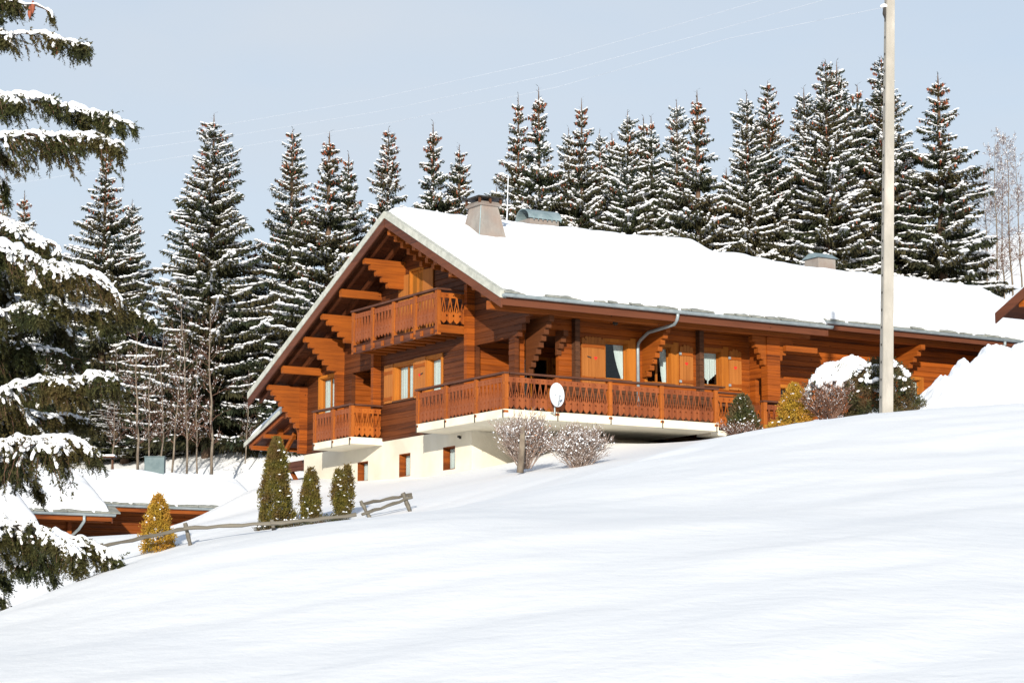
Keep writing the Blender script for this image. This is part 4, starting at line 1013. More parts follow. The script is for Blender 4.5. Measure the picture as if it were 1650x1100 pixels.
# ================================================================ bare trees and shrubs
def branchy(acc_w, acc_s, rg, p, d, L, r, lvl, maxl, snow, spread=.5, up=.25, nk=(3, 5), sn_sz=1.0, curve=.12):
    """recursive limb: tapering 3-sided tubes with snow on the upper side"""
    seg = max(3, int(5-lvl)); pts = [p.copy()]; dd = d.copy()
    for i in range(seg):
        dd = norm(dd+rg.normal(size=3)*curve+np.array([0, 0, up*.25])); pts.append(pts[-1]+dd*L/seg)
    pts = np.array(pts); rr = r*(1-np.linspace(0, .75, seg+1)); k = 5 if lvl == 0 else 3
    tan = norm(np.gradient(pts, axis=0)); s_ = norm(np.cross(tan, np.array([.3, .2, .93]))); u_ = np.cross(s_, tan)
    ang = 2*PI*np.arange(k)/k
    V = pts[:, None]+(s_[:, None]*np.cos(ang)[None, :, None]+u_[:, None]*np.sin(ang)[None, :, None])*rr[:, None, None]
    f = np.array([[i*k+j, i*k+(j+1) % k, (i+1)*k+(j+1) % k, (i+1)*k+j] for i in range(seg) for j in range(k)])
    acc_w.add(V.reshape(-1, 3), f)
    if snow > 0 and lvl > 0:
        n = rg.poisson(snow*L*7)
        if n:
            s = rg.uniform(0, seg, n); i = np.minimum(s.astype(int), seg-1); c = pts[i]+(pts[i+1]-pts[i])*(s-i)[:, None]+np.array([0, 0, r*.6+.004])
            V, Fc = blobs(c, pts[i+1]-pts[i], rg.uniform(.02, .06, n)*sn_sz, rg.uniform(.010, .02, n)*sn_sz, rg.uniform(.008, .016, n)*sn_sz, rg); acc_s.add(V, Fc)
    if lvl < maxl:
        n = int(rg.integers(nk[0], nk[1]+1))+(4 if lvl == 0 else 0)
        for j in range(n):
            s = rg.uniform(.22, 1.0)*seg; i = min(int(s), seg-1); q = pts[i]+(pts[i+1]-pts[i])*(s-i)
            a = norm(rg.normal(size=3)); a = norm(a-tan[i]*a.dot(tan[i])); nd = norm(tan[i]*(1-spread*.5)+a*spread*rg.uniform(.7, 1.4)+np.array([0, 0, up]))
            branchy(acc_w, acc_s, rg, q, nd, L*rg.uniform(.34, .55)*(1.15-.5*s/seg), max(r*.45, .0058), lvl+1, maxl, snow, spread, up, nk, sn_sz, curve)
def bare_tree(seed, H, r=.06, snow=1.0, name='bare_tree', maxl=3, spread=.6):
    rg = np.random.default_rng(seed); root = empty(name); Wd = Acc(); Sn = Acc(); T = Acc()
    n = 9; pts = np.cumsum(np.vstack([[0, 0, -.6], np.hstack([rg.normal(size=(n, 2))*.035*H/n*1.6, np.full((n, 1), (H+.6)/n)])]), 0)
    mb = MB(); mb.tube([tuple(p) for p in pts], list(r*(1-np.linspace(0, .85, n+1))), 7); mb.build('trunk', M['pale_bark'], root, smooth=True)
    for j in range(int(H*6)):
        t = rg.uniform(.18, 1); s = t*n; i = min(int(s), n-1); q = pts[i]+(pts[i+1]-pts[i])*(s-i)
        az = rg.uniform(0, 2*PI); d = norm(np.array([math.cos(az), math.sin(az), rg.uniform(.3, 1.1)]))
        branchy(Wd, Sn, rg, q, d, rg.uniform(.6, 1.5)*(1.25-.8*t)*H/7, r*.38*(1.1-t), 1, maxl, snow, spread, .22, (3, 5), 1.25)
    Wd.make('branches', M['twig'], root); Sn.make('branch_snow', M['tuft_snow'], root, True)['kind'] = 'stuff'
    return root
bt = [bare_tree(61, 7.5, .085, .13), bare_tree(62, 7.0, .06, .13), bare_tree(63, 8.5, .06, .12), bare_tree(64, 8.0, .055, .14, maxl=4, spread=.75)]
usedb = [False]*4
def place_bare(px, py_top, py_base, d, k, label, grp, lean=0.0):
    top = P(px, py_top, d); base = P(px, py_base, d); g = base.z; h = top.z-g; H0 = (7.5, 7.0, 8.5, 8.0)[k]
    o = bt[k] if not usedb[k] else copy_tree(bt[k]); usedb[k] = True
    o.location = (base.x, d, g); s = h/H0; o.scale = (s*.95, s*.95, s); o.rotation_euler = (0, lean, px*.37 % 6.28); return tag(o, label, 'bare tree', grp)
GB = 'bare birches left of the chalet'; GR = 'bare trees at the right edge'
for a in [(222,520,744,86,0,'thickest pale-trunked bare tree, left end of the birches'), (240,560,746,87,1,'slim bare tree close to the thickest pale trunk'), (262,500,746,88,2,'bare tree directly behind the grey-blue box'),
          (277,520,746,88,1,'bare tree just right of the grey-blue box'), (300,470,746,87,2,'bare tree leaning in the middle of the birches'), (318,560,747,90,1,'thin straight bare tree left of the isolated thick trunk'),
          (341,500,747,86,0,'isolated thick bare trunk, right end of the birches'), (395,600,735,90,1,'slim bare tree nearest the chalet eave'), (180,560,744,89,2,'bare tree half hidden by the near spruce branches')]:
    place_bare(*a, GB, lean=(-.03 if a[0] != 300 else .12))
for a in [(1592,265,480,98,3,'left one of the bare trees at the right edge'), (1606,225,486,97,3,'tallest bare tree at the right edge'), (1618,250,488,99,3,'bare tree in the middle of the right-edge clump'),
          (1632,215,470,98,3,'bare tree with whitest twigs at the right edge'), (1647,240,455,99,3,'bare tree cut by the right edge of the picture'), (1668,230,450,98,2,'bare tree beyond the right edge')]:
    if a[0] < 1655: place_bare(*a, GR)

def twig_bush(name, loc, w_, h, n, seed, snow, label, cat='shrub', mat='twig', leaves=None, cap=0, group=None, ss=1.15):
    rg = np.random.default_rng(seed); root = empty(name, loc); root['label'] = label; root['category'] = cat
    if group: root['group'] = group
    Wd = Acc(); Sn = Acc(); tips = []
    for i in range(n):
        az = rg.uniform(0, 2*PI); tilt = rg.uniform(0, 1)**.7; d = norm(np.array([math.cos(az)*tilt*w_*.5, math.sin(az)*tilt*w_*.5, h*(1-.25*tilt)]))
        L = math.hypot(w_*.5*tilt, h*(1-.3*tilt**2))*rg.uniform(.8, 1.02)
        p = np.array([math.cos(az)*tilt*w_*.12, math.sin(az)*tilt*w_*.12, -.1]); 
        branchy(Wd, Sn, rg, p, d, L, rg.uniform(.006, .011), 1, 3, snow, .45, .12, (3, 5), ss, .07); tips.append(p+d*L)
    Wd.make('stems', M[mat], root)
    tips = np.array(tips)
    if cap:
        m = cap; k = rg.integers(0, len(tips), m); c = tips[k]*rg.uniform(.78, 1.02, (m, 1))+rg.normal(size=(m, 3))*.05
        V, Fc = blobs(c, rg.normal(size=(m, 3))*[1,1,.2], rg.uniform(.02, .055, m), rg.uniform(.015, .035, m), rg.uniform(.012, .028, m), rg); Sn.add(V, Fc)
    if Sn.n: Sn.make('twig_snow', M['tuft_snow'], root, True)['kind'] = 'stuff'
    if leaves:
        lm, cnt, fx = leaves; Kk = Acc(); k = rg.integers(0, len(tips), cnt); c = tips[k]*rg.uniform(.45, 1.0, (cnt, 1))+rg.normal(size=(cnt, 3))*.07
        if fx: c = c[c[:, 0] > fx[0]*w_]
        cnt = len(c); d = rg.normal(size=(cnt, 3)); V, Fq = kites(c, d, np.cross(d, rg.normal(size=(cnt, 3))), rg.uniform(.03, .06, cnt), rg.uniform(.018, .03, cnt)); Kk.add(V, Fq); Kk.make('leaves', M[lm], root)
    return root
def at(px, py, d): v = P(px, py, d); return v
def on_g(px, d): v = P(px, 700, d); return Vector((v.x, d, gz(v.x, d)))

# ================================================================ conical thujas and evergreen shrubs
def spray_shrub(name, loc, w_, h, n, seed, mat, label, cat='shrub', shape='cone', snow=60, leaders=1, snow_side=None, dome=0, group=None, leaf=(.05, .09), wood_n=10, cap_x=(-1, 1)):
    """dense evergreen: upward fans of small scale sprays clothing a shape, over real stems"""
    rg = np.random.default_rng(seed); root = empty(name, loc); root['label'] = label; root['category'] = cat
    if group: root['group'] = group
    st = MB()
    offs = [(0, 0, 1)] if leaders == 1 else [(-w_*.22, 0, .93), (w_*.2, .03, 1.0)]
    for ox, oy, kh in offs: st.tube([(ox*.3, oy, -.2), (ox*.8, oy, h*.5), (ox, oy, h*kh*.97)], [.03, .02, .006], 6)
    st.build('stem', M['bark'], root)
    K = Acc(); Sn = Acc()
    per = n//len(offs)
    for ox, oy, kh in offs:
        nc = per//14; t = rg.uniform(0, 1, nc); az = rg.uniform(0, 2*PI, nc)
        ww = w_*(1 if len(offs) == 1 else .62)*.5
        if shape == 'cone': rad = ww*np.clip((1-t)**.55, .0, 1)*(.8+.2*np.minimum(t*8, 1))
        elif shape == 'column': rad = ww*np.clip((1-t**3), .0, 1)**.8*(.75+.25*np.minimum(t*5, 1))
        else: rad = ww*np.sqrt(np.clip(1-(t*1.0)**2.4, 0, 1))
        lum = 1+.16*np.sin(az*3+t*9)+.12*np.sin(az*5-t*17+seed); rad = rad*lum*rg.uniform(.55, 1.05, nc)**.5
        c = np.stack([ox*np.minimum(t*2, 1)+rad*np.cos(az), oy+rad*np.sin(az), t*h*kh], -1)
        rep = 14; cc = np.repeat(c, rep, 0)+rg.normal(size=(nc*rep, 3))*[.03, .03, .035]; aa = np.repeat(az, rep); m = len(cc)
        out = np.stack([np.cos(aa), np.sin(aa), np.zeros(m)], -1); d = out*rg.uniform(.2, .9, (m, 1))+np.array([0, 0, 1.0])*rg.uniform(.3 if shape != 'round' else -.3, 1.1, (m, 1))+rg.normal(size=(m, 3))*.35
        V, Fq = kites(cc, d, np.cross(d, rg.normal(size=(m, 3))), rg.uniform(leaf[0], leaf[1], m), rg.uniform(leaf[0]*.35, leaf[1]*.42, m)); K.add(V, Fq)
        # snow tufts
        k = rg.integers(0, nc, snow); cs = c[k]+np.stack([np.cos(az[k]), np.sin(az[k]), np.zeros(snow)], -1)*.03+np.array([0, 0, .03])
        if snow_side is not None: cs = cs[cs[:, 0]-ox > snow_side*w_]
        q = len(cs)
        if q: V, Fc = blobs(cs, rg.normal(size=(q, 3))*[1,1,.3], rg.uniform(.022, .06, q), rg.uniform(.014, .035, q), rg.uniform(.009, .022, q), rg, ICV, ICF, .35); Sn.add(V, Fc)
    if dome:
        q = dome; az = rg.uniform(0, 2*PI, q); rr = np.sqrt(rg.uniform(0, 1, q))*.98; x = rr*np.cos(az)*w_*.5; y = rr*np.sin(az)*w_*.5
        kk = (x > cap_x[0]*w_*.5) & (x < cap_x[1]*w_*.5); x = x[kk]; y = y[kk]; rr = rr[kk]; q = len(x)
        z = h*np.clip(1-rr**2, 0, 1)**.42; edge = rr < .90+.06*np.sin(np.arctan2(y, x)*5); x, y, z, rr = x[edge], y[edge], z[edge], rr[edge]; q = len(x)
        n_out = norm(np.stack([x, y, z*.5+.05], -1))
        z = z*(1+.04*np.sin(x*9+seed)+.04*np.sin(y*11+x*4)); V, Fc = blobs(np.stack([x, y, z+.03], -1), rg.normal(size=(q, 3))*[1,1,.2], rg.uniform(.05, .12, q), rg.uniform(.04, .10, q), rg.uniform(.03, .07, q), rg, ICV, ICF, .18); Sn.add(V, Fc)
    K.make('foliage', M[mat], root)
    if Sn.n: Sn.make('snow_tufts', M['tuft_snow'], root, True)['kind'] = 'stuff'
    return root
# ================================================================ garden plants
def base_at(px, py, d):
    """where the plant meets the snow: photo column px, distance d; height from the ground itself"""
    v = P(px, py, d); return Vector((v.x, d, gz(v.x, d)-.03))
def hgt(py_top, loc, d): return P(0, py_top, d).z-loc.z
for px, top, base, w_, d, lead, sn, sd2, lab in [(444,708,838,54,50.5,1,95,.05,'tall cone-shaped olive thuja with snow down its right side, largest of the three'), (500,757,836,26,50.8,1,26,None,'small middle thuja between the tall cone and the forked one'),
                                        (552,752,836,32,51.0,2,24,None,'forked thuja with two snow-dusted leaders, right of the three')]:
    l = base_at(px, base, d); h = hgt(top, l, d); spray_shrub('thuja', l, w_/70., h, 26000 if lead == 1 and w_ > 50 else 11000, px, 'thuja', lab, 'conifer', 'cone' if w_ > 50 else 'column', sn, lead, sd2, group='thujas behind the split-rail fence', leaf=(.035,.07))
l = base_at(253, 890, 49.8); spray_shrub('golden_thuja', l, 56/74., hgt(800, l, 49.8), 11000, 77, 'thuja_gold', 'golden orange thuja behind the split-rail fence, far left', 'conifer', 'cone', 26, 1, None, leaf=(.035,.07))
rg = np.random.default_rng(9); K = Acc(); Sn = Acc()
for i in range(520):
    px = 412+150*rg.random(); d = 50.0+rg.uniform(-.1, .3); b = base_at(px, 845, d); c = np.array(b)+[0, 0, rg.uniform(.0, .14)]
    m = 7; dd = rg.normal(size=(m, 3))+[0, 0, .8]; V, Fq = kites(np.tile(c, (m, 1))+rg.normal(size=(m, 3))*.03, dd, np.cross(dd, rg.normal(size=(m, 3))), rg.uniform(.03, .06, m), rg.uniform(.012, .025, m)); K.add(V, Fq)
    if rg.random() < .09: V, Fc = blobs(c[None]+[[0, -.03, .05]], rg.normal(size=(1, 3))*[1,1,.2], np.array([.04]), np.array([.03]), np.array([.02]), rg); Sn.add(V, Fc)
hr = empty('low_hedge', (0, 0, 0), 0, 'low dark clipped growth poking from the snow along the fence below the thujas', 'hedge'); K.make('foliage', M['yew'], hr); Sn.make('snow_tufts', M['tuft_snow'], hr, True)
# shrubs in front of the house
l = Vector(P(846, 748, 57)); twig_bush('bare_shrub', l, 1.35, 1.25, 150, 31, .3, 'bare snowy shrub with russet leaves and a pale stake, under the balcony corner', leaves=('russet', 900, (.02,)), cap=110, ss=.7, mat='frost_twig')
st = MB(); p0 = P(838,748,56.4); p1 = P(842,688,56.4); st.tube([p0-Vector((0,0,.2)), p0.lerp(p1, .5)+Vector((.02,0,0)), p1], [.09,.08,.06], 8); tag(st.build('pale_stump', M['pale_bark'], smooth=True), 'pale tree stump standing inside the russet-leaved shrub', 'stump')
l = Vector(P(934, 752, 55)); twig_bush('bare_shrub', l, 1.35, .98, 170, 32, .3, 'rounded fan of purple-grey twigs capped with snow, below the satellite dish', cap=230, ss=.7, mat='frost_twig')
l = Vector(P(1335, 674, 50)); twig_bush('bare_shrub', l, 1.15, .80, 100, 33, .35, 'brown tangled shrub between the golden bush and the clipped yew', cap=16, leaves=('russet', 700, None), ss=.45)
l = Vector(P(1190, 697, 57)); twig_bush('bare_shrub', l, 1.0, .32, 50, 34, .5, 'low brown twigs at the foot of the snowy pine', cap=8, ss=.5)
l = Vector(P(1196, 700, 58)); spray_shrub('snowy_pine', l, .82, .95, 6000, 35, 'yew', 'small dark pine loaded with snow clumps, right of the big balcony', 'conifer', 'cone', 120, 1, None, leaf=(.06,.12))
l = Vector(P(1281, 684, 50.5)); spray_shrub('golden_bush', l, .78, .86, 12000, 36, 'thuja_gold', 'golden conifer bush with a dusting of snow in front of the porch', 'shrub', 'cone', 34, 1, None, leaf=(.035,.07))
l = Vector(P(1252, 692, 50)); spray_shrub('golden_ground_shrub', l, .5, .14, 900, 37, 'thuja_gold', 'tiny golden plant low in the snow left of the golden bush', 'shrub', 'round', 4, 1, None, leaf=(.03,.06))
l = Vector(P(1422, 672, 50.2)); spray_shrub('clipped_yew', l, 1.5, 1.26, 26000, 38, 'yew', 'dark rounded yew directly behind the concrete pole', 'shrub', 'round', 30, 1, None, dome=110, leaf=(.035,.075), cap_x=(-1, 1.2))
l = Vector(P(1372, 674, 51.4)); spray_shrub('snow_domed_shrub', l, 2.15, 1.28, 9000, 39, 'yew', 'shrub buried under a lumpy dome of snow left of the yew', 'shrub', 'round', 50, 1, None, dome=1500, leaf=(.035,.07))

# ================================================================ split-rail fence
fn = empty('rail_fence', P(300, 860, 49.2), 0, 'weathered grey split-rail fence half buried in the snow, one end broken up', 'fence'); fl = fn.location.copy()
def fbar(name, a, b, wd, hh, bend=0):
    mb = MB(); a = Vector(a)-fl; b = Vector(b)-fl; n = 8; pts = [a.lerp(b, i/n)+Vector((0, 0, -bend*math.sin(PI*i/n)+.012*math.sin(i*2.3+a.x))) for i in range(n+1)]
    mb.tube(pts, [wd*(.9+.14*math.sin(i*1.9+a.x*3)) for i in range(n+1)], 7); return mb.build(name, M['grey_wood'], fn, smooth=False)
def rpx(name, x0, y0, x1, y1, d0, d1, r, bend=0): return fbar(name, P(x0, y0, d0), P(x1, y1, d1), r, r, bend)
rpx('rail', 158, 881, 304, 850, 48.4, 49.2, .045); rpx('rail', 296, 851, 446, 842, 49.0, 49.0, .045, .0); rpx('rail', 436, 843, 574, 829, 48.9, 49.3, .045, .01)
rpx('rail', 581, 812, 663, 796, 49.7, 50.2, .04); rpx('rail', 583, 828, 664, 800, 49.5, 50.0, .04, .01)
rpx('fence_post', 298, 842, 308, 884, 49.2, 49.2, .05); rpx('fence_post', 438, 838, 444, 866, 49.5, 49.5, .05); rpx('fence_post', 581, 806, 604, 850, 49.6, 49.6, .045); rpx('fence_post', 649, 793, 666, 838, 50.0, 50.0, .055)
rpx('fence_post', 163, 874, 166, 905, 48.5, 48.5, .045)

# ================================================================ concrete pole and wires
pb = P(1428, 664, 47); pt_ = P(1434.5, -130, 47); pl = empty('concrete_pole', pb, 0, 'tall square concrete power pole with a row of bolt holes, standing in snow', 'pole')
mb = MB(); ax = (pt_-pb); H_ = ax.length; sec = []
def pq(t, hw): c = ax*t; return [c+Vector((-hw*.72, -hw*.75, 0)), c+Vector((hw*1.0, -hw*.95, 0)), c+Vector((hw*.86, hw*.9, 0)), c+Vector((-hw*1.02, hw*.9, 0))]
a_ = ax*(-.12); rows = 14; vs = []
for i in range(rows+1):
    t = -.1+1.1*i/rows; vs += pq(t, .128-.036*max(t, 0))
fs = [(0,1,2,3)]+[tuple(4*rows+k for k in range(4))]
for i in range(rows):
    for k in range(4): fs.append((4*i+k, 4*i+(k+1) % 4, 4*i+4+(k+1) % 4, 4*i+4+k))
mb.add(vs, fs); po = mb.build('shaft', M['concrete'], pl, post=lambda bm: bmesh.ops.bevel(bm, geom=[e for e in bm.edges if abs((e.verts[0].co-e.verts[1].co).normalized().z) > .9], offset=.012, segments=2, affect='EDGES'))
mb = MB()
for i in range(28):
    t = .03+i*.0345; q = pq(t, .128-.036*t); c = (q[0]*.5+q[3]*.5); mb.tube([c+Vector((-.010,0,0)), c+Vector((.01,0,0))], .028, 8)
o = mb.build('bolt_holes', M['void'], pl)
mb = MB(); c = P(1427, 14, 47)-pb; 
mb.tube([c+Vector((.0,0,-.26)), c+Vector((-.02,0,-.12)), c+Vector((-.02,0,.02))], [.015,.05,.035], 10); mb.bar(c+Vector((-.03,0,.0)), c+Vector((.09,0,0)), .04, .04); mb.build('insulator', M['iron'], pl)
mb = MB(); mb.tube([c+Vector((-.03,0,.02)), c+Vector((-.03,0,.07)), c+Vector((-.03,0,.1))], [.09,.08,.03], 10); mb.build('insulator_snow', M['tuft_snow'], pl, smooth=True)
for k, pts in enumerate(([(1426,12,47),(1175,62,55),(900,140,66),(640,196,78),(380,238,90),(0,300,110),(-150,322,118)], [(1400,-20,47),(1150,50,55),(900,118,64),(620,178,76),(380,218,88),(0,272,108),(-150,292,116)],
                         [(1400,-50,47),(1230,0,52),(1050,52,58),(900,94,64),(600,160,76),(300,212,92),(0,252,108),(-150,270,116)])):
    mb = MB(); mb.tube([P(*p) for p in pts], k and .0042 or .0048, 5); tag(mb.build('power_line', M['wire']), ('lowest', 'middle', 'highest')[k]+' of three thin frosted wires crossing the sky from the concrete pole', 'wire', 'overhead wires')

# ================================================================ grey box and little sign by the birches
b0 = P(250, 742, 84); mb = MB(); mb.box(-.36,.36,-.2,.2,-.7,.12,.01); mb.box(-.39,.39,-.23,.23,.121,.15); o = mb.build('utility_box', M['box_paint']); o.location = b0; tag(o, 'grey-blue metal box in the snow at the foot of the birches', 'utility box')
b1 = P(172, 738, 84); tb = empty('picnic_table', b1, 0, 'small snow-topped wooden table at the edge of the wood left of the metal box', 'table')
mb = MB(); mb.box(-.34,.34,-.3,.3,0,.05); mb.build('table_top', M['dark_wood'], tb); mb = MB(); mb.box(-.33,.33,-.29,.29,.051,.12,.02); mb.build('table_snow', M['tuft_snow'], tb)
for s in (-.26, .26): mb = MB(); mb.bar((s,0,-.7), (s*.8,0,0), .06, .06); mb.build('leg', M['dark_wood'], tb)

# ================================================================ small chalets lower left, chalet corner at the right edge
def cabin(name, origin, yaw, length, run, slope, T, label, wall_h=1.6, gut=True, seed=1, back=5.0, pipe=None, xoff=0, soft=.5, inset=1.0):
    """gable roof seen from the eaves side: eave along local x at y=0, ridge at y=run"""
    c = empty(name, origin, yaw, label, 'chalet')
    zf = lambda y: slope*y if y < run else slope*(2*run-y)
    m = MB(); slope_sheet(m, 0, length, 0, run, 0, .1, zf); slope_sheet(m, 0, length, run, 2*run, 0, .1, zf)
    x = .05; r_ = random.Random(seed)
    while x < length-.5:
        wd = r_.uniform(.4, .9); m.hexa([(x,-.08,-.03),(x+wd,-.08,-.03),(x+wd,.5,slope*.5-.04),(x,.5,slope*.5-.04),(x,-.08,.015),(x+wd,-.08,.015),(x+wd,.5,slope*.5+.02),(x,.5,slope*.5+.02)]); x += wd+r_.uniform(0, .25)
    ro = m.build('roof', M['slate'], c)
    snow_sheet('roof_snow', .05, length-.05, .02, 2*run, zf, T, ro, 110, 80, seed, soft=soft)
    m = MB(); m.box(0, length, -.03, 0, -.28, -.06); m.build('eaves_fascia', M['beam'], c)
    for yy in (0, 1):
        m = MB(); ya, yb = (0, run-.02) if yy == 0 else (run+.02, 2*run); slope_sheet(m, length, length+.05, ya, yb, .03, .34, zf); m.build('bargeboard', M['fascia'], c)
        m = MB(); slope_sheet(m, -.05, 0, ya, yb, .03, .34, zf); m.build('bargeboard', M['fascia'], c)
    m = MB(); slope_sheet(m, .02, length-.02, .02, run, .102, .15, zf); slope_sheet(m, .02, length-.02, run, 2*run-.02, .102, .15, zf); m.build('roof_boarding', M['soffit'], c)
    if gut: g = gutter(-.05, length+.08, -.11, -.06); g.build('gutter', M['zinc'], c, recalc=False)
    def clipc(bm):
        for no, s_ in ((Vector((0, -slope, 1)), 1), (Vector((0, slope, 1)), 1)):
            bmesh.ops.bisect_plane(bm, geom=bm.verts[:]+bm.edges[:]+bm.faces[:], plane_co=(0, run, slope*run-.16), plane_no=no.normalized(), clear_outer=True)
    m = MB(); log_wall(m, fmap('l', 1.1), inset, length-1.0, -wall_h, 2, (), seed=seed); m.build('eaves_wall', M['beam'], c, post=clipc)
    m = MB(); log_wall(m, fmap('l', 2*run-inset), inset, length-1.0, -wall_h, 2.5, (), seed=seed); m.build('rear_wall', M['beam'], c, post=clipc)
    for x_ in (inset, length-1.0):
        m = MB(); log_wall(m, lambda s,o,z: (x_+(o if x_ > length/2 else -o), s, z), 1.0, 2*run-inset, -wall_h, 6, (), seed=seed+3); m.build('gable_wall', M['wall'], c, post=clipc)
    m = MB(); m.box(.1, length-.1, .35, .5, -.3, -.1); m.build('purlin', M['beam'], c)
    if pipe is not None:
        m = MB(); m.tube([(pipe,-.11,-.1),(pipe,-.11,-.3),(pipe-.05,.2,-.55),(pipe-.1,.9,-.8),(pipe-.1,1.0,-1.6)], .05, 8); m.build('downpipe', M['zinc'], c, smooth=True)
    return c
e = P(180,826,76); cabin('small_chalet', e-VX*9, YAW, 9, 2.4, .5, .36, 'snowbound chalet roof with a grey downpipe, middle one of the three at lower left', seed=71, pipe=8.0, soft=.7)
e = P(425,820,84); cabin('small_chalet', e-VX*11, YAW, 11, 2.1, .5, .36, 'long snowbound chalet roof furthest back at lower left, in front of the birches', seed=72, soft=.9)
e = P(70,852,67); cabin('small_chalet', e-VX*9, YAW, 9, 2.6, .5, .34, 'snowbound chalet roof nearest the camera at the left edge, behind the spruce branches', seed=73, soft=.5)
tip = P(1605,503,68); R_ = cabin('small_chalet', tip-UY*10, YAW, 9, 5, .5, .2, 'chalet at the right edge of which only the orange roof corner shows', wall_h=3, seed=74, inset=2.6)
for y in (9.0, 7.6, 6.2):
    mb = MB(); zt = .5*(10-y)-.2; mb.box(-.0+.05, 2.6, y-.09, y+.09, zt-.26, zt); mb.build('purlin', M['beam'], R_)

